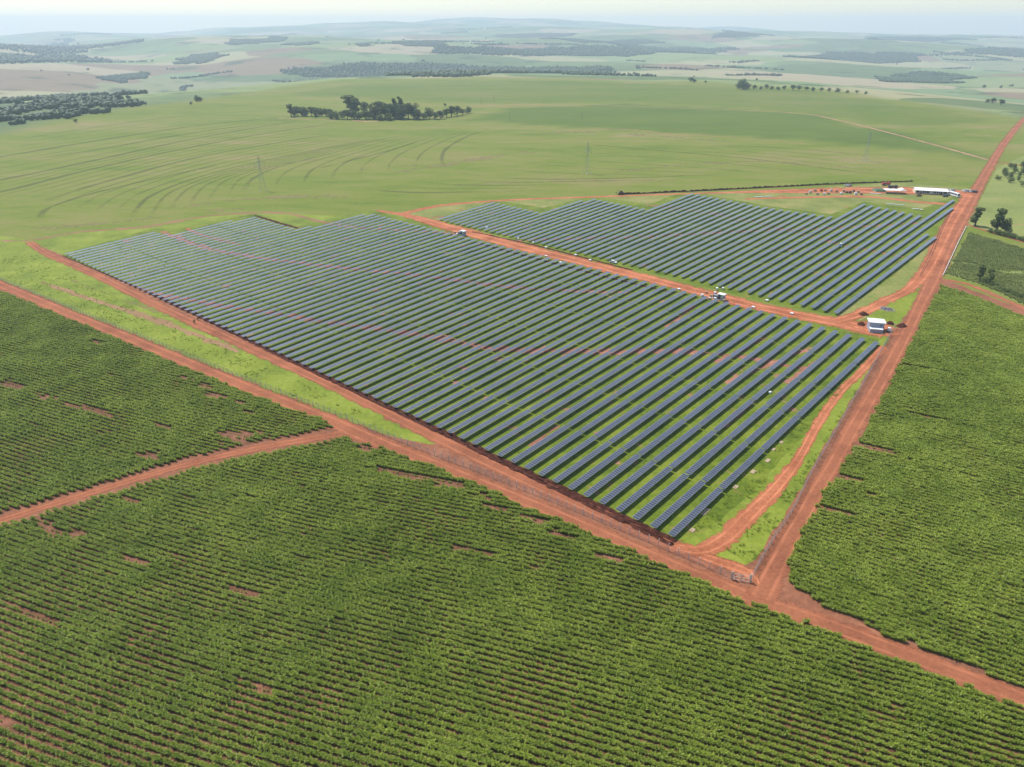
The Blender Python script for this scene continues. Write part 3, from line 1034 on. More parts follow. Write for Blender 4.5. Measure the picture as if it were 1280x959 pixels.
soil_bank('soil_bank', [(318, 269.5, 1.6), (345, 278, 2.6), (372, 285.5, 2.0)], 'short dark soil bank at the step behind the array', 0.7, 3.2, seed=10)
for i, (px_, py_, w, l) in enumerate([(1079, 393.5, 4.5, 4), (1076, 406, 3.5, 4), (1112, 405, 4, 3.5), (1127, 408, 5, 4)]):
    c = P(px_, py_)
    n = 14
    v = [(0, 0, 1.5)]
    for ring, (rr, zz) in enumerate(((0.35, 1.15), (0.7, 0.55), (1.0, -0.05))):
        for k in range(n):
            t = 2 * math.pi * k / n
            j = 1 + 0.25 * random.uniform(-1, 1)
            v.append((math.cos(t) * w / 2 * rr * j, math.sin(t) * l / 2 * rr * j, zz * random.uniform(0.7, 1.2) if zz > 0 else zz))
    f = [(0, 1 + k, 1 + (k + 1) % n) for k in range(n)]
    for ring in range(2):
        b0, b1 = 1 + ring * n, 1 + (ring + 1) * n
        f += [(b0 + k, b1 + k, b1 + (k + 1) % n, b0 + (k + 1) % n) for k in range(n)]
    o = link('soil_heap', pydata('soil_heap', v, f), [M['dark_soil']])
    o.location = (c[0], c[1], 0.07)
    tag(o, 'dark soil heap ' + ['behind the white roofed cabin, left of its roof', 'left of the white roofed cabin', 'right beside the white roofed cabin', 'at the fence end right of the cabin'][i], 'soil heap', 'soil heaps round the cabin')


# ------------------------------------------------------------------ fences
m, nt, out = new_mat('wire_mesh')
pos = geo_pos(nt)
tr = nt.nodes.new('ShaderNodeBsdfTransparent')
df = nt.nodes.new('ShaderNodeBsdfDiffuse')
df.inputs['Color'].default_value = (0.42, 0.42, 0.40, 1)
mx = nt.nodes.new('ShaderNodeMixShader')
mx.inputs[0].default_value = 0.16
nt.links.new(tr.outputs[0], mx.inputs[1])
nt.links.new(df.outputs[0], mx.inputs[2])
nt.links.new(mx.outputs[0], out.inputs['Surface'])
M['wire_mesh'] = m

fpost = MB()
fpost.box(-0.075, 0.075, -0.075, 0.075, -0.2, 2.1, taper=0.25)
fpost.bar((0, 0, 2.08), (0.0, 0.32, 2.42), 0.06, 0.045)
fpost_mesh = fpost.mesh('post')
fpost_mesh.materials.append(M['steel_light'])


def fence(name, px, label, spacing=2.8, mesh_h=2.0, flip=1):
    pts = [(*P(a, b), 0) for a, b in px]
    L = smooth_line(pts, 0.5)[:, :2]
    d = np.concatenate([[0], np.cumsum(np.hypot(*np.diff(L, axis=0).T))])
    n = int(d[-1] / spacing)
    ss = np.linspace(0, d[-1], n + 1)
    xs, ys = np.interp(ss, d, L[:, 0]), np.interp(ss, d, L[:, 1])
    e = empty(name, (xs[0], ys[0], 0))
    for i in range(n + 1):
        k = min(i, n - 1)
        a = math.atan2(ys[k + 1] - ys[k], xs[k + 1] - xs[k])
        share('post', fpost_mesh, e, (xs[i] - xs[0], ys[i] - ys[0], 0), (0, 0, a + (0 if flip > 0 else math.pi)))
    v, f = [], []
    for i in range(n + 1):
        v += [(xs[i] - xs[0], ys[i] - ys[0], 0.08), (xs[i] - xs[0], ys[i] - ys[0], mesh_h)]
    for i in range(n):
        f.append((2 * i, 2 * i + 2, 2 * i + 3, 2 * i + 1))
    link('wire_mesh', pydata('wire_mesh', v, f), [M['wire_mesh']], e)
    wb = MB()
    for h in (0.25, 1.1, 2.0):
        for i in range(n):
            wb.bar((xs[i] - xs[0], ys[i] - ys[0], h), (xs[i + 1] - xs[0], ys[i + 1] - ys[0], h), 0.02, n=3)
    wo_ = wb.build('strand', M['steel'], e)
    wo_['kind'] = 'stuff'
    tag(e, label, 'fence')
    return e


fence('wire_fence', [(-100, 308), (0, 350.5), (100, 392), (200, 432), (300, 473.5), (400, 512), (520, 561), (600, 592), (700, 632), (800, 674), (860, 700), (913, 724)],
      'long wire fence with pale posts between the dirt road and the ditch')
fence('wire_fence', [(938, 727), (948, 707), (966, 676), (990, 640), (1014, 592), (1040, 547), (1064, 505), (1090, 460), (1112, 420), (1118, 410)],
      'wire fence with pale posts along the straight road on the right', 2.8)
pl = MB()
pp = [P(1178.5, 344), P(1186, 328), (P(1197, 304)), P(1207, 284)]
for a, b in zip(pp[:-1], pp[1:]):
    pl.bar((a[0], a[1], 0.55), (b[0], b[1], 0.55), 0.15, n=8)
po = pl.build('white_pipeline', M['pipe'])
for p in pp:
    sb = MB()
    sb.box(p[0] - 0.3, p[0] + 0.3, p[1] - 0.3, p[1] + 0.3, 0, 0.34)
    sb.build('support_block', M['concrete'], po)
tag(po, 'thin white pipe line along the right side of the straight road', 'pipe')

# gate at the fence corner
ga, gb = P(914, 724.5), P(937, 728.5)
g = empty('double_gate', (ga[0], ga[1], 0), math.atan2(gb[1] - ga[1], gb[0] - ga[0]))
gl = float(np.hypot(*(gb - ga)))
for xx in (0, gl):
    gp = MB()
    gp.box(xx - 0.13, xx + 0.13, -0.13, 0.13, -0.2, 2.6)
    gp.bar((xx, 0.1, 1.9), (xx + (0.9 if xx == 0 else -0.4), 1.9, 0.0), 0.08)
    gp.build('gate_post', M['steel_light'], g)
for x0, x1 in ((0.18, gl / 2 - 0.05), (gl / 2 + 0.05, gl - 0.18)):
    lf = MB()
    for h in (0.2, 1.1, 2.0):
        lf.bar((x0, 0, h), (x1, 0, h), 0.05)
    for xx in (x0, x1):
        lf.bar((xx, 0, 0.2), (xx, 0, 2.0), 0.05)
    lf.bar((x0, 0, 0.2), (x1, 0, 2.0), 0.045)
    lf.build('gate_leaf', M['steel_light'], g)
tag(g, 'pale metal gate with braced posts at the fence corner', 'gate')

# ------------------------------------------------------------------ buildings and machines


def place(px, py):
    p = P(px, py)
    return (p[0], p[1], 0.075)


# cabin by the service road
c0 = place(1094, 414)
cab = empty('service_cabin', c0, math.radians(-14))
w = MB()
w.box(-3.0, 3.0, -0.2, 4.2, 0, 3.9)
w.build('wall', M['grey_wall'], cab)
rf = MB()
rf.prism([(-3.5, 3.9), (3.5, 3.9), (3.5, 4.1), (-3.5, 4.1)], -0.6, 4.8)
rf.build('roof', M['roof_white'], cab)
an = MB()
an.box(-2.9, 2.2, -2.6, -0.2, 0, 1.7)
ao = an.build('annex', M['grey_wall'], cab)
ar = MB()
ar.box(-3.0, 2.3, -2.75, -0.2, 1.7, 1.84)
ar.build('annex_roof', M['roof_white'], ao)
dd = MB()
dd.box(3.0, 3.05, 1.0, 2.4, 0.2, 2.6)
do = dd.build('door', M['silver'], cab)
hh = MB()
hh.box(3.05, 3.1, 1.15, 1.25, 1.2, 1.5)
hh.build('handle', M['dark'], do)
vv = MB()
vv.box(1.2, 1.9, -0.24, -0.2, 2.6, 3.1)
vv.build('vent', M['dark'], cab)
for sx in (-2.4, 1.6):
    pb = MB()
    pb.box(sx, sx + 0.8, -3.0, -2.75, 0, 0.3)
    pb.build('plinth_block', M['concrete'], cab)
tag(cab, 'blue-grey service cabin with a flat white roof beside the service road', 'cabin')


# gravel heap and water tank by the cabin
hm = MB()
for q_ in range(60):
    a_, r_ = random.uniform(0, 6.28), random.random() ** 0.5
    sx, sy = 3.6 * r_ * math.cos(a_), 2.2 * r_ * math.sin(a_)
    hz_ = 0.9 * (1 - r_ ** 1.5)
    rr_ = random.uniform(0.25, 0.5)
    hm.box(sx - rr_, sx + rr_, sy - rr_, sy + rr_, -0.02, 0.12 + hz_ + random.uniform(0, 0.2), taper=0.5)
M['gravel'] = plain('grey_gravel', (0.30, 0.26, 0.26), 0.95, 0.1, 0, 0.25, 2.0)
o = hm.build('gravel_heap', M['gravel'])
p = P(1108, 387)
o.location = (p[0], p[1], 0.012)
o.rotation_euler = (0, 0, -0.7)
tag(o, 'grey gravel heap on the grass behind the service cabin', 'gravel heap')
e = empty('water_tank', place(1110.5, 414.5))
b = MB()
b.bar((0, 0, 0.3), (0, 0, 1.7), 0.75, 0.7, 14)
b.build('tank', M['white'], e)
b = MB()
b.bar((0, 0, 1.7), (0, 0, 1.95), 0.7, 0.3, 14)
b.build('lid', M['white'], e)
b = MB()
b.box(-0.8, 0.8, -0.8, 0.8, 0, 0.3)
b.build('stand', M['dark'], e)
tag(e, 'small white water tank right of the service cabin', 'tank')


def station(px, py, rz, label):
    e = empty('inverter_station', place(px, py), rz)
    b = MB()
    b.box(-1.5, 1.5, -1.1, 1.1, 0.35, 2.9)
    b.build('housing', M['grey_wall'], e)
    r = MB()
    r.box(-1.8, 1.8, -1.4, 1.4, 2.9, 3.08)
    r.build('roof', M['roof_white'], e)
    s = MB()
    s.box(-4.6, 1.7, -1.25, 1.25, 0.0, 0.35)
    s.build('skid', M['concrete'], e)
    t = MB()
    t.box(-4.2, -2.0, -0.8, 0.8, 0.35, 1.9)
    to = t.build('transformer', M['steel'], e)
    for k in range(5):
        fn = MB()
        fn.box(-4.1 + k * 0.45, -4.0 + k * 0.45, -1.15, -0.8, 0.5, 1.7)
        fn.build('cooling_fin', M['steel'], to)
    for k in range(2):
        d_ = MB()
        d_.box(-1.3 + k * 1.35, -0.05 + k * 1.35, -1.14, -1.1, 0.5, 2.7)
        d_.build('door', M['dark'] if k == 0 else M['silver'], e)
    tag(e, label, 'electrical station', 'inverter stations on the service road')
    return e


station(901, 375, math.radians(-42), 'inverter station with white roof and scattered crates on the service road edge')
station(578.5, 294.5, math.radians(-42), 'dark inverter station with white roof at the far end of the service road')

crate_px = [(877, 370.5, 'white'), (882, 366.5, 'cardboard'), (888, 371.5, 'wood'), (893, 367, 'white'), (886.5, 374, 'concrete'), (893, 375, 'white'),
            (895.5, 362.5, 'white'), (903, 362, 'white'), (904.5, 377.5, 'wood'), (568, 291.5, 'wood'), (571, 294, 'white'), (564, 294, 'cardboard'), (608, 286, 'white')]
crate_names = {'white': 'white', 'cardboard': 'brown cardboard', 'wood': 'pale wooden', 'concrete': 'grey concrete'}
for i, (a, b, mt) in enumerate(crate_px):
    e = empty('crate', place(a, b), random.uniform(0, 1.5))
    bx = MB()
    sx, sy, sz = random.uniform(0.9, 1.5), random.uniform(0.8, 1.1), random.uniform(0.7, 1.2)
    bx.box(-sx / 2, sx / 2, -sy / 2, sy / 2, 0.12, sz)
    bx.build('box', M[mt], e)
    ld = MB()
    ld.box(-sx / 2 - 0.04, sx / 2 + 0.04, -sy / 2 - 0.04, sy / 2 + 0.04, sz, sz + 0.06)
    ld.build('lid', M[mt], e)
    pt = MB()
    for q_ in (-1, 0, 1):
        pt.box(q_ * sx * 0.4 - 0.06, q_ * sx * 0.4 + 0.06, -sy / 2, sy / 2, 0, 0.12)
    pt.build('runner', M['wood'], e)
    where = 'near' if i < 9 else 'far'
    idx_ = sorted([q for q in range(13) if (q < 9) == (i < 9)], key=lambda q: crate_px[q][0]).index(i) + 1
    tag(e, '%s crate by the %s inverter station, %s from the left' % (crate_names[mt], where, ordinal(idx_)), 'crate', 'crates by the inverter stations')

pits = [(647, 299), (682, 310), (682, 321), (719, 319.5), (848, 362.5), (941, 385), (958, 376.5), (989, 393), (666, 304), (737, 326), (700, 329)]
for i, (a, b) in enumerate(sorted(pits)):
    e = empty('cable_pit', place(a, b), math.radians(-42))
    bx = MB()
    bx.box(-0.65, 0.65, -0.55, 0.55, 0, 0.55)
    bx.build('pit_wall', M['concrete'], e)
    ld = MB()
    ld.box(-0.72, 0.72, -0.62, 0.62, 0.55, 0.65)
    ld.build('cover', M['white'], e)
    tag(e, 'small white cable pit on the service road, %s from its far left end' % ordinal(i + 1), 'cable pit', 'cable pits along the service road')

# portable toilet inside the far block
e = empty('portable_toilet', place(1050, 309), math.radians(20))
b = MB()
b.box(-0.6, 0.6, -0.6, 0.6, 0.12, 2.2)
b.build('cabin', M['blue'], e)
b = MB()
b.box(-0.66, 0.66, -0.66, 0.66, 2.2, 2.5, taper=0.4)
b.build('roof', M['white'], e)
b = MB()
b.box(-0.42, 0.42, -0.64, -0.6, 0.2, 2.05)
b.build('door', M['white'], e)
b = MB()
b.box(-0.62, 0.62, -0.62, 0.62, 0.0, 0.12)
b.build('skid', M['dark'], e)
tag(e, 'blue portable toilet with a white roof among the farther panels', 'toilet')

# flattened sheets beside the last row, white bags
for i, (a, b, l) in enumerate([(865, 663, 1.7), (881, 640, 4.0), (919, 609, 2.0), (941, 590, 2.2), (959, 576, 2.2), (966, 562, 1.6), (976, 553, 1.6)]):
    p = P(a, b)
    e = empty('wooden_pallet', (p[0], p[1], 0.02), math.radians(49))
    for k in range(6):
        s = MB()
        x0 = -l / 2 + k * l / 6
        s.box(x0 + 0.02, x0 + l / 6 - 0.02, -0.6, 0.6, 0.1, 0.13)
        s.build('board', M['wood'], e)
    for yy in (-0.5, 0, 0.5):
        s = MB()
        s.box(-l / 2, l / 2, yy - 0.05, yy + 0.05, 0.0, 0.1)
        s.build('runner', M['wood'], e)
    tag(e, 'pale pallet lying in the grass beside the last row, %s from the corner' % ordinal(i + 1), 'pallet', 'pallets beside the last panel row')
for i, (a, b, w_) in enumerate([(962, 491.5, 'between the panel rows near the service cabin'), (512, 304, 'at the back of the large solar block'), (482, 296, 'left of the back corner of the large block')]):
    n = 10
    v = [(0, 0, 0.75)]
    for rr, zz in ((0.5, 0.68), (0.75, 0.4), (0.6, 0.0)):
        for k in range(n):
            t = 2 * math.pi * k / n
            v.append((rr * math.cos(t) * random.uniform(0.85, 1.15), rr * 0.8 * math.sin(t) * random.uniform(0.85, 1.15), zz))
    f = [(0, 1 + k, 1 + (k + 1) % n) for k in range(n)]
    for r_ in range(2):
        b0, b1 = 1 + r_ * n, 1 + (r_ + 1) * n
        f += [(b0 + k, b1 + k, b1 + (k + 1) % n, b0 + (k + 1) % n) for k in range(n)]
    o = link('bulk_bag', pydata('bulk_bag', v, f, True), [M['white']])
    p = P(a, b)
    o.location = (p[0], p[1], 0.014)
    tag(o, 'small white bulk bag lying ' + w_, 'bag', 'white bags in the array')

# long site building
pa, pb = P(1143, 241.8), P(1183, 244.0)
ang = math.atan2(pb[1] - pa[1], pb[0] - pa[0])
Lb = float(np.hypot(*(pb - pa)))
e = empty('site_office', (pa[0], pa[1], 0.075), ang)
DB = 10.0
b = MB()
b.box(0, Lb, 0, DB, 0, 2.8)
b.build('wall', M['cream'], e)
b = MB()
b.add([(-0.6, -1.6, 2.8), (Lb + 0.6, -1.6, 2.8), (Lb + 0.6, DB / 2, 3.9), (-0.6, DB / 2, 3.9), (Lb + 0.6, DB + 0.6, 2.9), (-0.6, DB + 0.6, 2.9),
       (-0.6, -1.6, 2.68), (Lb + 0.6, -1.6, 2.68), (Lb + 0.6, DB / 2, 3.78), (-0.6, DB / 2, 3.78), (Lb + 0.6, DB + 0.6, 2.78), (-0.6, DB + 0.6, 2.78)],
      [(0, 1, 2, 3), (3, 2, 4, 5), (7, 6, 9, 8), (8, 9, 11, 10), (0, 6, 7, 1), (5, 4, 10, 11), (0, 3, 9, 6), (3, 5, 11, 9), (1, 7, 8, 2), (2, 8, 10, 4)])
b.build('roof', M['roof_white'], e)
for side in (0, 1):
    b = MB()
    xx = 0.0 if side == 0 else Lb
    b.add([(xx, 0.02, 2.8), (xx, DB - 0.02, 2.8), (xx, DB / 2, 3.75)], [(0, 1, 2)])
    b.build('gable', M['cream'], e)
k = 0
x = 0.8
while x < Lb - 2.5:
    b = MB()
    if k % 3 == 1:
        b.box(x, x + 1.2, -0.06, -0.004, 0.05, 2.2)
        b.build('door', M['white'] if k == 4 else M['dark'], e)
        x += 2.0
    else:
        b.box(x, x + 2.2, -0.05, -0.004, 0.7, 2.3)
        fr = b.build('window', M['dark'], e)
        s = MB()
        s.box(x - 0.05, x + 2.25, -0.12, -0.05, 0.6, 0.7)
        s.build('sill', M['white'], fr)
        x += 2.7
    k += 1
for q_ in range(8):
    b = MB()
    xx = q_ * (Lb - 0.2) / 7 + 0.1
    b.box(xx - 0.08, xx + 0.08, -1.5, -1.34, 0, 2.69)
    b.build('porch_post', M['white'], e)
tag(e, 'long cream site building with a white roof at the back of the yard', 'building')

# open shelter
pa, pb = P(1106, 242.2), P(1131, 243.0)
ang = math.atan2(pb[1] - pa[1], pb[0] - pa[0])
Ls = float(np.hypot(*(pb - pa)))
e = empty('open_shelter', (pa[0], pa[1], 0.075), ang)
b = MB()
b.box(-0.4, Ls + 0.4, -0.5, 7.0, 2.6, 2.72)
b.build('roof', M['roof_white'], e)
b = MB()
b.prism([(Ls - 4.5, 2.72), (Ls + 0.4, 2.72), (Ls - 1.5, 3.9)], 1.0, 6.8)
b.build('roof_hood', M['roof_white'], e)
for q_ in range(6):
    for yy in (0.0, 6.4):
        b = MB()
        b.box(q_ * Ls / 5 - 0.09, q_ * Ls / 5 + 0.09, yy, yy + 0.18, 0, 2.6)
        b.build('post', M['steel_light'], e)
b = MB()
b.box(1.0, Ls - 1, 2.0, 3.0, 0.0, 0.8)
b.build('bench', M['wood'], e)
tag(e, 'low open shelter with a white roof left of the site building', 'shelter')


# vehicles
def car(px, py, rz, paint, label, group='vehicles parked in the yard', pickup=False):
    e = empty('pickup_truck' if pickup else 'parked_car', place(px, py), rz)
    b = MB()
    b.prism([(-2.1, 0.35), (2.1, 0.35), (2.15, 0.75), (1.95, 0.92), (1.0, 1.0), (-2.0, 1.02), (-2.15, 0.8)], -0.86, 0.86)
    b.build('body', M[paint], e)
    c = MB()
    if pickup:
        c.box(-0.5, 1.15, -0.78, 0.78, 1.0, 1.62, taper=0.22)
    else:
        c.box(-1.8, 1.05, -0.78, 0.78, 1.0, 1.48, taper=0.25)
    co = c.build('cabin', M['window'], e)
    r = MB()
    if pickup:
        r.box(-0.32, 0.98, -0.62, 0.62, 1.62, 1.67)
    else:
        r.box(-1.45, 0.7, -0.6, 0.6, 1.48, 1.53)
    r.build('roof', M[paint], co)
    if pickup:
        bd = MB()
        bd.box(-2.05, -0.6, -0.7, 0.7, 1.021, 1.03)
        bd.build('load_bed', M['dark'], e)
    for sx in (-1.3, 1.3):
        for sy in (-0.8, 0.8):
            w_ = MB()
            w_.wheel(sx, sy, 0.33, 0.33, 0.2)
            w_.build('wheel', M['tyre'], e)
    for sy in (-0.6, 0.6):
        h = MB()
        h.box(2.14, 2.17, sy - 0.16, sy + 0.16, 0.62, 0.78)
        h.build('headlight', M['silver'], e)
    tag(e, label, 'pickup' if pickup else 'car', group)
    return e


car(1186, 239.2, 1.9, 'white', 'white car parked just right of the long site building')
car(1190, 239.0, 1.9, 'silver', 'silver car parked second right of the long site building')
car(1204, 239.8, 1.7, 'white', 'white car parked just right of the bus, leftmost of its group')
car(1207.6, 239.6, 1.7, 'silver', 'silver car parked second right of the bus')
car(1211, 240.0, 1.7, 'white', 'white car parked third right of the bus')
car(1214.5, 240.3, 1.7, 'black_car', 'black car parked fourth right of the bus')
car(1218, 240.6, 1.7, 'black_car', 'black car at the right end of the parked group beside the road')
car(1181, 246.2, 0.2, 'black_car', 'dark pickup parked before the right corner of the site building', pickup=True)
car(1148, 245.5, 0.1, 'rust', 'dusty brown pickup parked before the left half of the site building', pickup=True)
car(1057.5, 233.2, 2.4, 'white', 'white pickup beside the dark earth bank', pickup=True)
car(1061.8, 232.8, 0.4, 'silver', 'silver car next to the white pickup at the dark bank')
car(766, 329, math.radians(-42), 'white', 'white car driving on the orange service road', 'vehicles on the service road')

# bus
bp = P(1197.5, 247.2)
e = empty('white_bus', (bp[0], bp[1], 0.075), math.radians(-79))
b = MB()
b.box(-10.4, 0, -1.25, 1.25, 0.45, 3.1, taper=0.02)
b.build('body', M['white'], e)
for k in range(8):
    for sy in (-1, 1):
        w_ = MB()
        x0 = -10.0 + k * 1.2
        w_.box(x0, x0 + 1.0, sy * 1.245 - 0.02, sy * 1.245 + 0.02, 1.6, 2.6)
        w_.build('window', M['window'], e)
b = MB()
b.box(-0.02, 0.03, -1.05, 1.05, 1.3, 2.7)
b.build('windscreen', M['window'], e)
for sx in (-8.0, -2.2):
    for sy in (-1.1, 1.1):
        w_ = MB()
        w_.wheel(sx, sy, 0.5, 0.5, 0.3)
        w_.build('wheel', M['tyre'], e)
for sy in (-0.85, 0.85):
    h = MB()
    h.box(0.0, 0.04, sy - 0.15, sy + 0.15, 0.7, 0.95)
    h.build('headlight', M['silver'], e)
tag(e, 'white bus facing the camera beside the site building', 'bus')


def truck(px, py, rz, paint, load, label):
    e = empty('flatbed_truck', place(px, py), rz)
    b = MB()
    b.box(-3.6, 3.6, -0.45, 0.45, 0.6, 0.9)
    b.build('chassis', M['dark'], e)
    b = MB()
    b.box(1.7, 3.7, -1.15, 1.15, 0.9, 2.6, taper=0.08)
    c = b.build('cab', M[paint], e)
    b = MB()
    b.box(3.6, 3.68, -0.95, 0.95, 1.7, 2.4)
    b.build('windscreen', M['window'], c)
    b = MB()
    b.box(-3.7, 1.5, -1.2, 1.2, 0.9, 1.1)
    b.build('bed', M[paint], e)
    b = MB()
    b.box(-3.4, 1.2, -1.1, 1.1, 1.1, 2.3, taper=0.1)
    b.build('load', M[load], e)
    for sx in (-2.4, -1.3, 2.6):
        for sy in (-1.0, 1.0):
            w_ = MB()
            w_.wheel(sx, sy, 0.5, 0.5, 0.32)
            w_.build('wheel', M['tyre'], e)
    tag(e, label, 'truck', 'trucks in the yard')


truck(1106.5, 231.8, 0.15, 'red', 'red', 'red truck behind the open shelter')
truck(1115, 235.8, 0.0, 'black_car', 'dark', 'dark truck between the red truck and the shelter')

# backhoe at the left end of the dark bank
bp = P(776.5, 243.2)
e = empty('backhoe_loader', (bp[0], bp[1], 0.0), math.radians(10))
b = MB()
b.prism([(-1.6, 0.8), (2.0, 0.8), (2.1, 1.7), (0.4, 1.9), (-1.6, 1.4)], -0.55, 0.55)
b.build('body', M['rust'], e)
b = MB()
b.box(-1.3, 0.4, -0.75, 0.75, 1.5, 3.0, taper=0.12)
co = b.build('cab', M['window'], e)
b = MB()
b.box(-1.35, 0.45, -0.8, 0.8, 3.0, 3.12)
b.build('roof', M['rust'], co)
for sx, r_ in ((-1.1, 0.85), (1.6, 0.55)):
    for sy in (-0.9, 0.9):
        w_ = MB()
        w_.wheel(sx, sy, r_, r_, 0.4)
        w_.build('wheel', M['tyre'], e)
b = MB()
b.bar((-1.5, 0, 1.2), (-3.0, 0, 3.4), 0.18)
b.bar((-3.0, 0, 3.4), (-4.6, 0, 1.9), 0.15)
bo = b.build('boom', M['rust'], e)
b = MB()
b.prism([(-4.9, 1.9), (-4.3, 1.9), (-4.2, 1.1), (-4.9, 1.0)], -0.35, 0.35)
b.build('bucket', M['dark'], bo)
b = MB()
b.bar((1.2, -0.6, 1.4), (3.0, -0.6, 0.6), 0.12)
b.bar((1.2, 0.6, 1.4), (3.0, 0.6, 0.6), 0.12)
b.prism([(2.9, 0.1), (3.8, 0.1), (3.1, 1.0), (2.9, 0.9)], -1.15, 1.15)
b.build('loader_arm', M['dark'], e)
tag(e, 'dusty backhoe loader digging at the left end of the dark bank', 'backhoe')

# stacks of packed modules and rubble in the yard
stk = [(1007, 243, 'cardboard'), (1012, 241.5, 'concrete'), (1018, 239.5, 'cardboard'), (1021, 243.5, 'wood'), (1026, 239.5, 'red'), (1030, 243.8, 'white'), (1031, 239.2, 'cardboard'), (1035, 243, 'wood'),
       (1038, 239.4, 'concrete'), (1045, 239.8, 'cardboard'), (1051, 243, 'white'), (1054, 240.2, 'wood'), (1058, 241.5, 'dark'), (1062, 241.8, 'dark'), (1066, 240.2, 'cardboard'), (1069, 243.6, 'white'), (1072, 241, 'wood'), (1076, 244, 'cardboard')]
for i, (a, b_, mt) in enumerate(sorted(stk)):
    e = empty('packed_module_stack', place(a, b_), random.uniform(-0.4, 0.4))
    h = random.uniform(1.0, 1.9)
    bx = MB()
    bx.box(-1.0, 1.0, -0.6, 0.6, 0.14, h)
    bo = bx.build('box', M[mt], e)
    for xx in (-0.5, 0.5):
        s = MB()
        s.box(xx - 0.04, xx + 0.04, -0.62, 0.62, h * 0.1 + 0.1, h + 0.02)
        s.build('strap', M['dark'], bo)
    for xx in (-0.85, 0, 0.85):
        s = MB()
        s.box(xx - 0.07, xx + 0.07, -0.6, 0.6, 0, 0.14)
        s.build('runner', M['wood'], e)
    tag(e, 'strapped pallet stack in the yard pile, %s of eighteen from the left' % ordinal(i + 1), 'pallet stack', 'pallet stacks in the yard')
for i, (a, b_, l, rz, nm) in enumerate([(1094, 242.5, 9, -0.5, 'beside the green tarpaulin'), (1119, 256, 13, -0.35, 'in front of the yard grass'), (1144, 261.5, 5, 0.1, 'near the two longest panel rows'), (1151, 262.5, 2.5, 0.3, 'rightmost of the pale bundles'),
                                        (948, 246.5, 8, 0.2, 'left of the yard lane'), (960, 246, 6, 0.0, 'second left of the yard lane')]):
    e = empty('profile_bundle', place(a, b_), rz)
    for k in range(7):
        s = MB()
        s.box(-l / 2 + random.uniform(0, 0.3), l / 2 - random.uniform(0, 0.3), -0.7 + k * 0.2, -0.53 + k * 0.2, 0.15, 0.32 + 0.05 * (k % 2))
        s.build('steel_profile', M['white'], e)
    for xx in (-l * 0.3, l * 0.3):
        s = MB()
        s.box(xx - 0.08, xx + 0.08, -0.75, 0.9, 0.0, 0.15)
        s.build('bearer', M['wood'], e)
    tag(e, 'bundle of pale steel profiles lying ' + nm, 'steel bundle', 'bundles of steel profiles')
# green tarpaulin over stores
p = P(1098, 238.8)
n = 9
v, f = [], []
for i in range(n):
    for j in range(n):
        x, y = (i / (n - 1) - 0.5) * 9, (j / (n - 1) - 0.5) * 9
        ed = min(i, j, n - 1 - i, n - 1 - j)
        v.append((x, y, (0.0 if ed == 0 else 1.5 + 0.35 * vnoise(x * 0.8, y * 0.8, 4))))
for i in range(n - 1):
    for j in range(n - 1):
        f.append((i * n + j, (i + 1) * n + j, (i + 1) * n + j + 1, i * n + j + 1))
o = link('green_tarpaulin', pydata('green_tarpaulin', v, f), [M['green_tarp']])
o.location = (p[0], p[1], 0.07)
tag(o, 'dull green tarpaulin over stores left of the open shelter', 'tarpaulin')


# ------------------------------------------------------------------ lattice pylons and poles
def pylon(px, py, rz, label, H=27.0):
    p = P(px, py)
    e = empty('lattice_pylon', (p[0], p[1], 0), rz)
    W0, W1 = 2.6, 0.5
    zs = [0, 4.5, 8.5, 12, 15, 17.5, 20, 22, 24, H]

    def wd(z):
        return W0 + (W1 - W0) * min(1, z / 20.0) ** 0.8
    cs = [(-1, -1), (1, -1), (1, 1), (-1, 1)]
    for cx, cy in cs:
        b = MB()
        for z0, z1 in zip(zs[:-1], zs[1:]):
            b.bar((cx * wd(z0), cy * wd(z0), z0), (cx * wd(z1), cy * wd(z1), z1), 0.055)
        b.build('leg', M['pylon'], e)
    b = MB()
    for z0, z1 in zip(zs[:-1], zs[1:]):
        for k in range(4):
            a, c = cs[k], cs[(k + 1) % 4]
            b.bar((a[0] * wd(z0), a[1] * wd(z0), z0), (c[0] * wd(z1), c[1] * wd(z1), z1), 0.026)
            b.bar((c[0] * wd(z0), c[1] * wd(z0), z0), (a[0] * wd(z1), a[1] * wd(z1), z1), 0.026)
            b.bar((a[0] * wd(z1), a[1] * wd(z1), z1), (c[0] * wd(z1), c[1] * wd(z1), z1), 0.026)
    o = b.build('bracing', M['pylon'], e)
    o['kind'] = 'stuff'
    for z in (19.0, 22.0):
        b = MB()
        b.bar((-4.2, 0, z), (4.2, 0, z), 0.12)
        b.bar((-4.2, 0, z), (0, 0, z + 1.6), 0.08)
        b.bar((4.2, 0, z), (0, 0, z + 1.6), 0.08)
        co = b.build('crossarm', M['pylon'], e)
        for sx in (-4.1, 4.1):
            s = MB()
            s.bar((sx, 0, z), (sx, 0, z - 1.3), 0.1, 0.08, 6)
            s.build('insulator', M['dark'], co)
    for cx, cy in cs:
        b = MB()
        b.box(cx * W0 - 0.45, cx * W0 + 0.45, cy * W0 - 0.45, cy * W0 + 0.45, 0, 0.35)
        b.build('footing', M['concrete'], e)
    tag(e, label, 'pylon', 'lattice pylons in the big field')


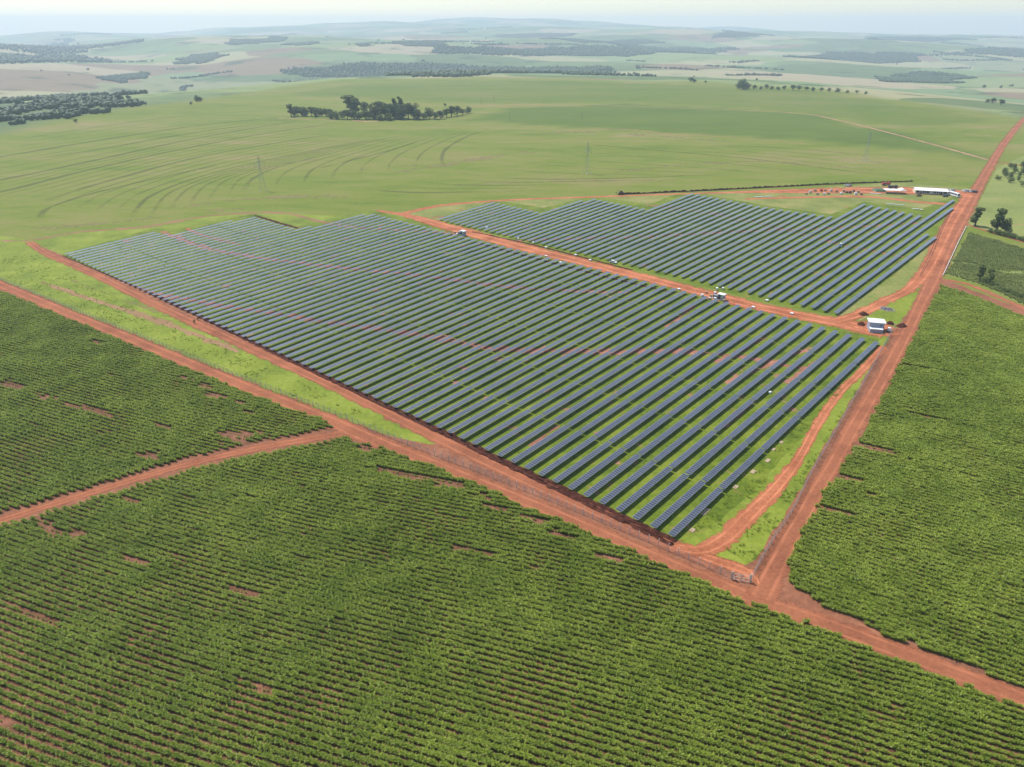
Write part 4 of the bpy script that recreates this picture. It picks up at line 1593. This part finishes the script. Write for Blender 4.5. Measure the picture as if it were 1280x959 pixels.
pylon(328.5, 238, 0.6, 'grey lattice pylon standing behind the large solar block, leftmost of three')
pylon(733, 217, 0.6, 'grey lattice pylon in the field above the middle of the picture')
pylon(1080.5, 201.5, 0.6, 'grey lattice pylon behind the building yard')
for i, (a, b_) in enumerate([(636.6, 150), (601, 131), (617, 128), (727, 150)]):
    p = PT(a, b_)
    z = tz(*p)
    e = empty('utility_pole', (p[0], p[1], z))
    b = MB()
    b.bar((0, 0, -0.3), (0, 0, 10.0), 0.2, 0.13, 6)
    b.build('pole', M['bark'], e)
    b = MB()
    b.box(-1.1, 1.1, -0.08, 0.08, 9.2, 9.4)
    b.build('crossarm', M['bark'], e)
    tag(e, 'thin utility pole in the green field right of the grove, %s from the left' % ordinal([2, 0, 1, 3][i] + 1), 'pole', 'utility poles in the green field')


# ------------------------------------------------------------------ trees
def tree_meshes(kind, seed, leaves=1100, leaf=1.0):
    """unit tree: height 1; returns trunk mesh, crown mesh"""
    r = random.Random(seed)
    t = MB()
    lobes = []
    if kind == 'round':
        H0 = 0.28
        for k in range(14):
            a = r.uniform(0, 6.28)
            z = r.uniform(0.2, 0.86)
            rr = r.uniform(0.05, 0.36) * (1.1 - 0.5 * z)
            lobes.append((rr * math.cos(a), rr * math.sin(a), z, r.uniform(0.14, 0.23)))
    elif kind == 'tall':
        H0 = 0.35
        for k in range(12):
            z = r.uniform(0.2, 0.93)
            rr = r.uniform(0, 0.17) * (1.2 - z * 0.5)
            a = r.uniform(0, 6.28)
            lobes.append((rr * math.cos(a), rr * math.sin(a), z, r.uniform(0.08, 0.14)))
    elif kind == 'column':
        H0 = 0.12
        for k in range(10):
            z = 0.16 + 0.075 * k
            lobes.append((r.uniform(-0.03, 0.03), r.uniform(-0.03, 0.03), z, 0.13 * (1.05 - 0.75 * z)))
    else:  # shrub
        H0 = 0.1
        for k in range(9):
            a = r.uniform(0, 6.28)
            rr = r.uniform(0, 0.45)
            lobes.append((rr * math.cos(a), rr * math.sin(a), r.uniform(0.25, 0.7), r.uniform(0.18, 0.3)))
    top = max(l[2] + l[3] for l in lobes)
    lobes = [(x, y, z / top, s) for x, y, z, s in lobes]
    t.bar((0, 0, -0.03), (0, 0, H0), 0.035, 0.026, 6)
    t.bar((0, 0, H0), (0.01, 0.0, H0 + 0.35), 0.026, 0.010, 6)
    for l in lobes[:8]:
        t.bar((0, 0, H0 * r.uniform(0.7, 1.2)), (l[0] * 0.9, l[1] * 0.9, l[2]), 0.014, 0.004, 4)
    c = MB()
    tot = sum(l[3] ** 2 for l in lobes)
    for (lx, ly, lz, ls) in lobes:
        for q_ in range(int(leaves * ls * ls / tot)):
            d = Vector((r.gauss(0, 1), r.gauss(0, 1), r.gauss(0, 1))).normalized()
            rad = ls * (0.55 + 0.5 * r.random() ** 0.6)
            pnt = Vector((lx, ly, lz)) + Vector((d.x * rad, d.y * rad, d.z * rad * 0.85))
            nrm = (d + Vector((r.gauss(0, .5), r.gauss(0, .5), r.gauss(0, .5)))).normalized()
            u = nrm.orthogonal().normalized()
            w_ = nrm.cross(u)
            s = 0.036 * leaf * r.uniform(0.6, 1.3)
            a = r.uniform(0, 6.28)
            u2 = (u * math.cos(a) + w_ * math.sin(a)) * s
            w2 = (w_ * math.cos(a) - u * math.sin(a)) * s * 0.75
            c.add([pnt - u2, pnt + w2 * 0.9, pnt + u2, pnt - w2], [(0, 1, 2, 3)])
    return t.mesh('trunk'), c.mesh('crown')


TREES = {}
for kind, lm, cnt in (('round', 'leaf_dark', 3), ('tall', 'leaf_mid', 3), ('column', 'leaf_dark', 2), ('shrub', 'leaf_mid', 3)):
    for k in range(cnt):
        a, b = tree_meshes(kind, 40 + k * 7 + len(kind), 1300, 1.0)
        a.materials.append(M['bark'])
        b.materials.append(M[lm])
        TREES.setdefault(kind, []).append((a, b))


def tree(px, py, h_px, kind, label, group, cat='tree', width=1.0, far=True, wide=1.0):
    p = PT(px, py) if far else P(px, py)
    z = tz(*p) if far else 0.0
    dist = math.sqrt(p[0] ** 2 + p[1] ** 2 + (CAM_H - z) ** 2)
    depth = p[1] * math.cos(PITCH) + (CAM_H - z) * math.sin(PITCH)
    h = h_px * depth / F_PX / max(0.75, p[1] / dist)
    t, c = random.choice(TREES[kind])
    e = empty('shrub' if kind == 'shrub' else 'tree', (p[0], p[1], z), random.uniform(0, 6.28))
    e.scale = (h * width * wide, h * width * wide, h)
    share('trunk', t, e)
    share('crown', c, e)
    tag(e, label, cat, group)
    return e


grove = []
for i, x in enumerate([367, 372, 377.5, 383, 389, 395, 401, 407, 412.5]):
    grove.append((x, 145.2 + 0.15 * i, random.uniform(9, 12), 'round', 1.0))
grove += [(363.7, 146, 15, 'tall', 1.0), (394, 147.5, 5, 'column', 1.2),
          (414, 149, 9, 'round', 1.2), (420, 149.3, 10, 'round', 1.2), (427, 149.5, 10, 'round', 1.2), (434, 149.6, 12, 'round', 1.1), (442, 149.6, 11, 'round', 1.1), (449, 150, 10, 'round', 1.2), (456, 149.8, 11, 'round', 1.1), (462, 149, 9, 'round', 1.2),
          (439, 145, 24, 'tall', 1.5), (444, 145.5, 20, 'tall', 1.2), (456.5, 143, 15, 'round', 0.9),
          (469, 149.3, 20, 'round', 0.9), (475, 148.5, 21, 'round', 0.9), (481.5, 149.4, 19, 'round', 0.95), (488, 149, 19, 'round', 0.9), (494, 148, 23, 'column', 1.2), (497, 149.5, 19, 'round', 0.9), (500.5, 147.8, 25, 'column', 1.1),
          (504, 149.5, 18, 'round', 0.95), (510, 149.2, 20, 'round', 0.9), (516.5, 149, 19, 'round', 0.85), (522, 149.8, 13, 'round', 1.0), (486, 151, 9, 'round', 1.2), (474, 151, 8, 'round', 1.3),
          (529, 150, 8, 'round', 1.3), (536, 149, 14, 'round', 1.0), (543, 149.6, 9, 'round', 1.2), (550, 148.6, 10, 'round', 1.2), (558, 147, 11, 'round', 1.0), (564, 146, 13, 'tall', 1.3), (571, 145, 12, 'round', 1.0), (578, 143.6, 7, 'round', 1.3), (585.5, 142.6, 9, 'round', 0.95),
          (555.5, 133.5, 4, 'round', 1.0)]
grove.sort()
KD = {'round': 'round dark', 'tall': 'tall upright', 'column': 'narrow pointed', 'shrub': 'low'}
for i, (x, y, h, k, w_) in enumerate(grove):
    tree(x, y, h, k, '%s tree in the grove beyond the big field, %s from its left end' % (KD[k], ordinal(i + 1)), 'trees of the grove', width=w_, wide=1.35)
crest = [(863, 103, 8, 'round', 1.3), (868, 103, 5, 'round', 1.3), (881, 103.5, 4, 'round', 1.3), (922, 111, 10, 'round', 1.1), (928, 112, 14, 'round', 1.1), (935, 111, 10, 'round', 1.1), (942, 112, 8, 'round', 1.2), (950, 112, 6, 'round', 1.3), (957, 111.5, 8, 'round', 1.1),
         (964, 112.2, 6, 'round', 1.3), (972, 112.8, 6, 'round', 1.3), (980, 112.5, 7, 'round', 1.2), (990, 113, 7, 'round', 1.2), (998, 113.4, 7, 'round', 1.3), (1007, 113.6, 7, 'round', 1.3), (1016, 114, 7, 'round', 1.2), (1026, 114.4, 6, 'round', 1.3),
         (1036, 115, 6, 'round', 1.3), (1047, 115.6, 6, 'round', 1.3), (1058, 116.5, 5, 'round', 1.3), (1070, 117, 5, 'round', 1.3), (1082, 118, 5, 'round', 1.2), (1229, 111, 5, 'round', 1.0), (1250, 131.5, 8, 'round', 1.2), (1240, 129.5, 6, 'round', 1.2), (1234, 128.5, 5, 'round', 1.2),
         (792, 94, 5, 'round', 0.9), (247, 127, 8, 'round', 1.0), (251, 127, 6, 'round', 1.0), (238, 131, 4, 'round', 1.2), (95, 154, 6, 'round', 1.2)]
for i, (x, y, h, k, w_) in enumerate(sorted(crest)):
    tree(x, y, h * random.uniform(0.65, 0.95), k, 'round dark tree on the skyline of the big field, %s from the left' % ordinal(i + 1), 'trees along the crest', width=w_, wide=1.35)
tree(1218, 282.5, 20, 'tall', 'tall loose tree beside the straight road at the pasture corner', 'roadside trees', width=1.3, far=False)
tree(1244.5, 290.5, 25, 'tall', 'tallest dark tree on the pasture edge, left of a pair', 'roadside trees', width=1.2, far=False)
tree(1255, 291, 16, 'round', 'round tree on the pasture edge, right of a pair', 'roadside trees', width=1.0, far=False)
tree(1223.5, 352, 18, 'tall', 'slim dark tree in the rough field, left of two', 'roadside trees', width=1.1, far=False)
tree(1234.5, 355.5, 16, 'tall', 'slim dark tree in the rough field, right of two', 'roadside trees', width=1.0, far=False)
bush = [(1253, 217), (1263, 210.5), (1257, 221.5), (1263, 223.5), (1268, 217), (1274, 221), (1278, 218), (1276, 233), (1262, 228.5), (1247, 225), (1268, 212), (1279, 211), (1272, 226)]
for i, (x, y) in enumerate(sorted(bush)):
    tree(x, y, random.uniform(5, 8), 'shrub', 'dark rounded bush in the pasture right of the road, %s from the left' % ordinal(i + 1), 'bushes in the pasture', 'bush', 1.0, far=False)
hedge = [(1236 + 3.2 * i, 290.5 + 0.85 * i) for i in range(15)]
for i, (x, y) in enumerate(hedge):
    tree(x, y, random.uniform(3.5, 6), 'shrub', 'hedge shrub along the pasture track, %s from the left' % ordinal(i + 1), 'hedge along the pasture track', 'shrub', 1.3, far=False)
hedge2 = [(1228 + 4.2 * i, 353.5 + 1.75 * i) for i in range(12)]
for i, (x, y) in enumerate(hedge2):
    tree(x, y, random.uniform(3, 5.5), 'shrub', 'shrub on the bank above the right dirt track, %s from the left' % ordinal(i + 1), 'shrubs above the right track', 'shrub', 1.3, far=False)
tree(243, 404.5, 4.5, 'shrub', 'small olive shrub beside the ditch, nearer the track', 'shrubs by the ditch', 'shrub', 0.6, far=False)
tree(247.5, 400.5, 4, 'shrub', 'small dark shrub right against the ditch', 'shrubs by the ditch', 'shrub', 0.5, far=False)


# far woods: one mass each, many crowns
def ico():
    t = (1 + 5 ** 0.5) / 2
    v = np.array([(-1, t, 0), (1, t, 0), (-1, -t, 0), (1, -t, 0), (0, -1, t), (0, 1, t), (0, -1, -t), (0, 1, -t), (t, 0, -1), (t, 0, 1), (-t, 0, -1), (-t, 0, 1)], float)
    v /= np.linalg.norm(v[0])
    f = np.array([(0, 11, 5), (0, 5, 1), (0, 1, 7), (0, 7, 10), (0, 10, 11), (1, 5, 9), (5, 11, 4), (11, 10, 2), (10, 7, 6), (7, 1, 8), (3, 9, 4), (3, 4, 2), (3, 2, 6), (3, 6, 8), (3, 8, 9), (4, 9, 5), (2, 4, 11), (6, 2, 10), (8, 6, 7), (9, 8, 1)])
    return v, f


IV, IF = ico()


def wood(px_poly, label, spacing=6.5, size=(2.2, 4.6), cover=0.0, cap=7000):
    poly = [tuple(PT(*p)) for p in px_poly]
    pa = np.array(poly)
    lo, hi = pa.min(0), pa.max(0)
    area = max(1.0, (hi[0] - lo[0]) * (hi[1] - lo[1]))
    sp = max(spacing, math.sqrt(area / (cap * 2.2)))
    xs = np.arange(lo[0], hi[0], sp)
    ys = np.arange(lo[1], hi[1], sp)
    X, Y = np.meshgrid(xs, ys)
    x = X.ravel() + RNG.uniform(-.5, .5, X.size) * sp
    y = Y.ravel() + RNG.uniform(-.5, .5, X.size) * sp
    ed = 0.05 * math.hypot(*(hi - lo)) + 18
    wx = x + ed * vnoise(x / (ed * 2.5), y / (ed * 2.5), 11) + 0.4 * ed * vnoise(x / (ed * 0.7), y / (ed * 0.7), 14)
    wy = y + ed * vnoise(x / (ed * 2.5), y / (ed * 2.5), 12) + 0.4 * ed * vnoise(x / (ed * 0.7), y / (ed * 0.7), 15)
    k = inside(poly, wx, wy) & (0.6 * vnoise(x / 130, y / 130, 13) + 0.5 * vnoise(x / 45, y / 45, 16) > cover - 1)
    x, y = x[k], y[k]
    if len(x) == 0:
        return
    z = terrain(x, y)
    g = max(1.0, (sp / spacing) ** 0.55)
    Vs, Fs = [], []
    for i in range(len(x)):
        r = RNG.uniform(*size) * g
        s = np.array([r * RNG.uniform(.8, 1.25), r * RNG.uniform(.8, 1.25), min(r, 9) * RNG.uniform(.8, 1.2)])
        v = IV * (1 + 0.28 * RNG.uniform(-1, 1, (12, 1))) * s
        Vs.append(v + np.array([x[i], y[i], z[i] + s[2] * 0.8]))
        Fs.append(IF + i * 12)
    m = bpy.data.meshes.new('woodland')
    m.from_pydata(np.concatenate(Vs).tolist(), [], np.concatenate(Fs).tolist())
    m.polygons.foreach_set('use_smooth', [True] * len(m.polygons))
    o = link('woodland', m, [M['leaf_wood']])
    tag(o, label, 'woodland', kind='stuff')


woods = [
    ([(360, 84), (420, 79), (470, 76), (560, 82), (640, 84), (750, 86), (778, 92), (700, 93), (560, 98), (480, 97), (420, 92)], 'blue-green forest belt behind the central crest', 0.0),
    ([(-60, 132), (0, 128), (60, 122), (130, 119), (207, 127), (190, 131), (130, 136), (70, 147), (0, 159), (-60, 163)], 'scrubby wood in the valley on the left', 1.12),
    ([(540, 67), (700, 59), (900, 57), (920, 61), (850, 68), (700, 71), (600, 69)], 'long hazy forest strip in the distance above centre', 0.2),
    ([(-40, 62), (60, 51), (190, 52), (180, 62), (100, 70), (-40, 84)], 'hazy woods on the far left hills', 0.5),
    ([(108, 99), (190, 92), (195, 98), (140, 104)], 'small wood strip on the left middle slope', 0.2),
    ([(208, 82), (232, 70), (268, 67), (282, 71), (245, 81)], 'tongue shaped wood on the left far slope', 0.2),
    ([(360, 55), (395, 52), (395, 56), (362, 58)], 'tiny wood on the far left ridge', 0.2),
    ([(490, 53), (555, 52), (560, 59), (505, 58)], 'small hazy wood above the forest belt', 0.3),
    ([(1090, 99), (1130, 91), (1180, 93), (1235, 98), (1190, 104), (1110, 103)], 'brownish scrub wood on the right middle slope', 0.5),
    ([(1000, 72), (1050, 66), (1150, 68), (1150, 73), (1010, 74)], 'dark scrub strip in the right distance', 0.4),
    ([(1222, 68), (1240, 63), (1330, 64), (1330, 72), (1230, 70)], 'dark wood at the right edge of the distance', 0.1),
    ([(1080, 46), (1200, 49), (1200, 52), (1080, 50)], 'thin far forest line on the right horizon', 0.2),
    ([(890, 47), (960, 43), (960, 46), (890, 50)], 'thin far forest line right of centre', 0.2),
    ([(620, 44), (720, 42), (720, 45), (620, 47)], 'thin far forest line near the horizon centre', 0.3),
    ([(280, 52), (350, 46), (350, 52), (285, 57)], 'hazy wood on the ridge left of centre', 0.4),
    ([(700, 50), (800, 49), (830, 53), (720, 54)], 'hazy wood strip behind the long forest strip', 0.3),
]
for pl_, lab, cv in woods:
    wood(pl_, lab, cover=cv)

# hedgerows, gullies and scattered trees of the far country, one mass
Vs, Fs, cnt = [], [], 0
rl = random.Random(21)
while cnt < 6000:
    az = math.radians(rl.uniform(-42, 42))
    dd_ = 2200 * math.exp(rl.uniform(0, 1.62))
    x0, y0 = dd_ * math.sin(az), dd_ * math.cos(az)
    if beyond(x0, y0) < 260:
        continue
    single = rl.random() < 0.45
    ln = 0 if single else rl.uniform(120, 520) * max(0.7, dd_ / 4500)
    an_ = rl.choice([0.25, 1.85, 0.6, 2.4, -0.2]) + rl.uniform(-0.35, 0.35)
    wid = rl.choice([6, 9, 14, 40]) * max(0.8, dd_ / 4500)
    k_ = rl.randint(1, 4) if single else int(ln / 4.5 * (1 + wid / 30))
    for q_ in range(min(k_, 160)):
        t = rl.uniform(-0.5, 0.5) * ln
        w_ = rl.gauss(0, 0.5) * wid + 0.08 * ln * math.sin(t / max(1, ln) * 5)
        x, y = x0 + t * math.cos(an_) - w_ * math.sin(an_), y0 + t * math.sin(an_) + w_ * math.cos(an_)
        r_ = rl.uniform(2.4, 5.0) * min(1.7, max(1.0, dd_ / 4500))
        sv = np.array([r_ * rl.uniform(.8, 1.3), r_ * rl.uniform(.8, 1.3), r_ * rl.uniform(.7, 1.1)])
        Vs.append(IV * (1 + 0.28 * RNG.uniform(-1, 1, (12, 1))) * sv + np.array([x, y, tz(x, y) + sv[2] * 0.8]))
        Fs.append(IF + cnt * 12)
        cnt += 1
m = bpy.data.meshes.new('far_tree_lines')
m.from_pydata(np.concatenate(Vs).tolist(), [], np.concatenate(Fs).tolist())
m.polygons.foreach_set('use_smooth', [True] * len(m.polygons))
o = link('far_tree_lines', m, [M['leaf_wood']])
tag(o, 'scattered tree lines and copses over the far hazy country', 'trees', kind='stuff')

# ------------------------------------------------------------------ cane: clumps instanced along planted rows


def clump(name, seed, blades, hgt, spread, width, mat):
    r = random.Random(seed)
    v, f = [], []
    for k in range(blades):
        a = r.uniform(0, 6.283)
        bx, by = r.uniform(-0.28, 0.28), r.uniform(-0.16, 0.16)
        h = hgt * r.uniform(0.65, 1.15)
        s = spread * r.uniform(0.35, 1.1)
        dx, dy = math.cos(a), math.sin(a)
        px_, py_ = -dy * width * r.uniform(0.7, 1.3), dx * width * r.uniform(0.7, 1.3)
        b = len(v)
        for t, wsc in ((0, 0.6), (0.45, 1.0), (0.8, 0.8)):
            x = bx + dx * s * t ** 1.6
            y = by + dy * s * t ** 1.6
            z = h * (1.25 * t - 0.35 * t * t * t)
            v.append((x - px_ * wsc, y - py_ * wsc, z))
            v.append((x + px_ * wsc, y + py_ * wsc, z))
        v.append((bx + dx * s, by + dy * s, h * r.uniform(0.6, 0.88)))
        f += [(b, b + 1, b + 3, b + 2), (b + 2, b + 3, b + 5, b + 4), (b + 4, b + 5, b + 6)]
    m = pydata(name, v, f)
    m.materials.append(M[mat])
    return bpy.data.objects.new(name, m)


def proto_collection(name, objs):
    c = bpy.data.collections.new(name)
    for o in objs:
        c.objects.link(o)
    return c


cane_protos = proto_collection('cane_clumps', [clump('cane_clump', 100 + k, 32, 1.2, 0.74, 0.072, 'cane') for k in range(6)])
rough_protos = proto_collection('rough_clumps', [clump('rough_clump', 200 + k, 22, 0.95, 0.7, 0.055, 'cane_rough') for k in range(4)])
tuft_protos = proto_collection('tuft_clumps', [clump('tuft', 300 + k, 14, 0.30, 0.22, 0.030, 'grass_tuft') for k in range(4)])


def scatter(name, pts, rot, scl, coll, label, cat):
    m = bpy.data.meshes.new(name)
    m.from_pydata(np.asarray(pts).tolist(), [], [])
    a = m.attributes.new('rotz', 'FLOAT', 'POINT')
    a.data.foreach_set('value', np.asarray(rot, np.float32))
    a = m.attributes.new('scl', 'FLOAT', 'POINT')
    a.data.foreach_set('value', np.asarray(scl, np.float32))
    o = link(name, m)
    ng = bpy.data.node_groups.new(name, 'GeometryNodeTree')
    ng.interface.new_socket('Geometry', in_out='INPUT', socket_type='NodeSocketGeometry')
    ng.interface.new_socket('Geometry', in_out='OUTPUT', socket_type='NodeSocketGeometry')
    gi, go = ng.nodes.new('NodeGroupInput'), ng.nodes.new('NodeGroupOutput')
    ci = ng.nodes.new('GeometryNodeCollectionInfo')
    ci.inputs['Collection'].default_value = coll
    ci.inputs['Separate Children'].default_value = True
    ci.inputs['Reset Children'].default_value = True
    ip = ng.nodes.new('GeometryNodeInstanceOnPoints')
    ip.inputs['Pick Instance'].default_value = True
    rv = ng.nodes.new('FunctionNodeRandomValue')
    rv.data_type = 'INT'
    [s for s in rv.inputs if s.name == 'Min' and s.type == 'INT'][0].default_value = 0
    [s for s in rv.inputs if s.name == 'Max' and s.type == 'INT'][0].default_value = len(coll.objects) - 1
    ng.links.new([s for s in rv.outputs if s.type == 'INT'][0], ip.inputs['Instance Index'])
    for nm, sock in (('rotz', 'Rotation'), ('scl', 'Scale')):
        at = ng.nodes.new('GeometryNodeInputNamedAttribute')
        at.data_type = 'FLOAT'
        at.inputs['Name'].default_value = nm
        outp = [s for s in at.outputs if s.name == 'Attribute' and s.enabled][0]
        if nm == 'rotz':
            cx = ng.nodes.new('ShaderNodeCombineXYZ')
            ng.links.new(outp, cx.inputs['Z'])
            ng.links.new(cx.outputs[0], ip.inputs[sock])
        else:
            ng.links.new(outp, ip.inputs[sock])
    ng.links.new(gi.outputs[0], ip.inputs['Points'])
    ng.links.new(ci.outputs[0], ip.inputs['Instance'])
    ng.links.new(ip.outputs[0], go.inputs[0])
    md = o.modifiers.new('scatter', 'NODES')
    md.node_group = ng
    tag(o, label, cat, kind='stuff')
    return o


def cane_rows(poly_px, deg, pitch, step, bend, gaps, seed, zoff=0.0):
    poly = [P(*p) for p in poly_px]
    pa = np.array(poly)
    a = math.radians(deg)
    d = np.array([math.cos(a), math.sin(a)])
    n = np.array([-d[1], d[0]])
    s, t = pa @ d, pa @ n
    rows = np.arange(t.min() - 12, t.max() + 12, pitch)
    ss = np.arange(s.min(), s.max(), step)
    S, T = np.meshgrid(ss, rows)
    S = S.ravel() + RNG.uniform(-.4, .4, S.size) * step
    T0 = T.ravel()
    T = T0 + bend * np.sin(S / 75 + seed) + bend * 0.35 * np.sin(S / 31 + seed * 2) + RNG.normal(0, 0.06, S.size)
    x, y = d[0] * S + n[0] * T, d[1] * S + n[1] * T
    rng_ = np.hypot(x, y)
    k = inside([tuple(p) for p in poly], x + 0.9 * vnoise(x / 3, y / 3, 21), y + 0.9 * vnoise(x / 3, y / 3, 22))
    # failed stretches follow the rows
    row_i = np.round(T0 / pitch)
    g3 = vnoise(S / 2.4, row_i * 3.1, seed + 32)
    g1 = vnoise(S / 7.0, row_i * 1.7, seed + 30)
    gg = np.zeros(len(x))
    for (gx_, gy_, gl_, gw_) in gaps:
        c = P(gx_, gy_)
        ds = (x - c[0]) * d[0] + (y - c[1]) * d[1]
        dt = (x - c[0]) * n[0] + (y - c[1]) * n[1]
        gg = np.maximum(gg, np.exp(-0.9 * ((ds / gl_) ** 2 + (dt / gw_) ** 2)))
    gg = gg * (0.68 + 0.62 * g1 + 0.50 * g3) + 0.30 * np.maximum(0, g1 * 0.8 + g3 * 0.6)
    gap = 0.42
    rr_ = RNG.random(len(x))
    k &= (gg < gap) | (rr_ < 0.30)
    x, y, S = x[k], y[k], S[k]
    rot = a + RNG.choice([0, math.pi], len(x)) + RNG.normal(0, 0.35, len(x))
    scl = (1 - 0.55 * sstep(gap - 0.22, gap, gg[k])) * (0.92 + 0.18 * vnoise(x / 9, y / 9, seed + 40) + 0.12 * RNG.normal(0, 1, len(x))).clip(0.45, 1.35)
    return np.column_stack([x, y, np.full(len(x), zoff + 0.008)]), rot, scl


GAPS_B = [(464, 561, 5, 2.2), (445, 552, 4, 2), (490, 591, 6, 1.8), (530, 598, 5, 1.5), (564, 609, 6, 2), (600, 622, 5, 1.4), (621, 636, 4, 1.4), (665, 651, 5, 1), (699, 671, 4, 1), (497, 680, 3.5, .9), (453, 678, 3, .8), (574, 688, 2.5, 1), (608, 692, 3, 1),
          (759, 698, 3, 1), (56, 656, 4, 1.6), (67, 665, 4, 1.4), (94, 671, 3.5, 1.2), (161, 628, 4, 1.2), (169, 703, 5, .9), (307, 742, 4, .7), (49, 772, 4, .7), (10, 902, 5, .8), (45, 915, 5, .8), (82, 931, 4, .9), (296, 898, 3, .6), (331, 866, 2, .6)]
GAPS_L = [(10, 481.5, 7, 1.6), (124, 429, 3.5, 1.4), (124, 515, 10, 1.6), (47, 495, 6, 1.6), (198, 532, 6, 1.4), (228, 473, 3, 1.2), (252, 483, 4, 1.4), (269, 495, 4, 1.3), (299, 503, 4, 1.4), (302, 549, 9, 3), (330, 545, 5, 2), (185, 569, 4, 1.6), (316, 518, 4, 1.4), (90, 508, 5, 1.2)]
GAPS_R = [(1146, 460, 7, 1.1), (1136, 517, 5, 1.1), (1092, 561, 8, 1.1), (1142, 577, 3, .8), (1045, 641, 4, 1.0), (1088, 619, 2.5, .8), (1060, 600, 4, 1.0)]
pts, rot, scl = cane_rows(CANE_BOTTOM, -20.5, 1.6, 0.40, 2.2, GAPS_B, 1)
print('cane bottom', len(pts))
scatter('cane_crop', pts, rot, scl, cane_protos, 'rows of young green cane filling the near field', 'crop')
pts, rot, scl = cane_rows(CANE_LEFT, -23.0, 1.65, 0.46, 2.5, GAPS_L, 2)
print('cane left', len(pts))
scatter('cane_crop', pts, rot, scl, cane_protos, 'rows of green cane left of the branch road', 'crop')
pts, rot, scl = cane_rows(CANE_RIGHT, -28.0, 1.6, 0.44, 1.6, GAPS_R, 3)
print('cane right', len(pts))
scatter('cane_crop', pts, rot, scl * 1.1, cane_protos, 'dense green cane right of the straight road', 'crop')
pts, rot, scl = cane_rows(ROUGH, -25.0, 1.9, 0.7, 3.0, [(1240, 365, 8, 2), (1262, 340, 6, 3), (1210, 330, 5, 2)], 4)
print('rough', len(pts))
scatter('rough_crop', pts, rot, scl * 1.2, rough_protos, 'rough mixed green crop beyond the right dirt track', 'crop')


def scatter_poly(poly_px, dens, seed, thr):
    poly = [P(*p) for p in poly_px]
    pa = np.array(poly)
    lo, hi = pa.min(0), pa.max(0)
    n = int((hi[0] - lo[0]) * (hi[1] - lo[1]) * dens)
    x, y = RNG.uniform(lo[0], hi[0], n), RNG.uniform(lo[1], hi[1], n)
    k = inside([tuple(p) for p in poly], x, y) & (vnoise(x / 5, y / 5, seed) + 0.6 * vnoise(x / 1.7, y / 1.7, seed + 1) > thr)
    x, y = x[k], y[k]
    return np.column_stack([x, y, np.full(len(x), 0.012)]), RNG.uniform(0, 6.28, len(x)), RNG.uniform(0.6, 1.5, len(x))


VERGES = [[(900, 690), (960, 640), (1000, 590), (1030, 545), (1060, 500), (1095, 450), (1104, 430), (1085, 465), (1030, 560), (985, 640), (950, 698), (925, 705)],
          [(846, 672), (900, 620), (960, 555), (1015, 500), (1050, 470), (1062, 476), (1025, 520), (1000, 560), (960, 600), (925, 640), (890, 668)],
          [(0, 325), (40, 315), (100, 350), (200, 400), (300, 442), (430, 502), (500, 545), (400, 508), (300, 470), (200, 428), (100, 388), (0, 346)]]
allp, allr, alls = [], [], []
for i, v_ in enumerate(VERGES):
    p_, r_, s_ = scatter_poly(v_, 1.2 if i < 2 else 0.4, 60 + i, 0.05)
    allp.append(p_)
    allr.append(r_)
    alls.append(s_)
scatter('verge_tufts', np.concatenate(allp), np.concatenate(allr), np.concatenate(alls), tuft_protos, 'tufts of bright grass along the verges', 'grass')

# ------------------------------------------------------------------ haze: the air between the camera and the far hills
m, nt, out = new_mat('haze_air')
pv = nt.nodes.new('ShaderNodeVolumePrincipled')
pv.inputs['Color'].default_value = (0.70, 0.84, 1.0, 1)
pv.inputs['Density'].default_value = 1.12e-4
pv.inputs['Anisotropy'].default_value = 0.15
nt.links.new(pv.outputs[0], out.inputs['Volume'])
try:
    m.cycles.homogeneous_volume = True
except Exception:
    pass
zmin = float(Z.min())
zmax = max(float(Z.max()), CAM_H) + 6
hb = MB()
hb.box(-17000, 17000, -900, 15500, zmin - 2, zmax)
hz = hb.build('haze', m)
tag(hz, 'thin pale haze filling the air over the whole landscape', 'haze', kind='stuff')
print('tables', len(tables), 'terrain', zmin, zmax)
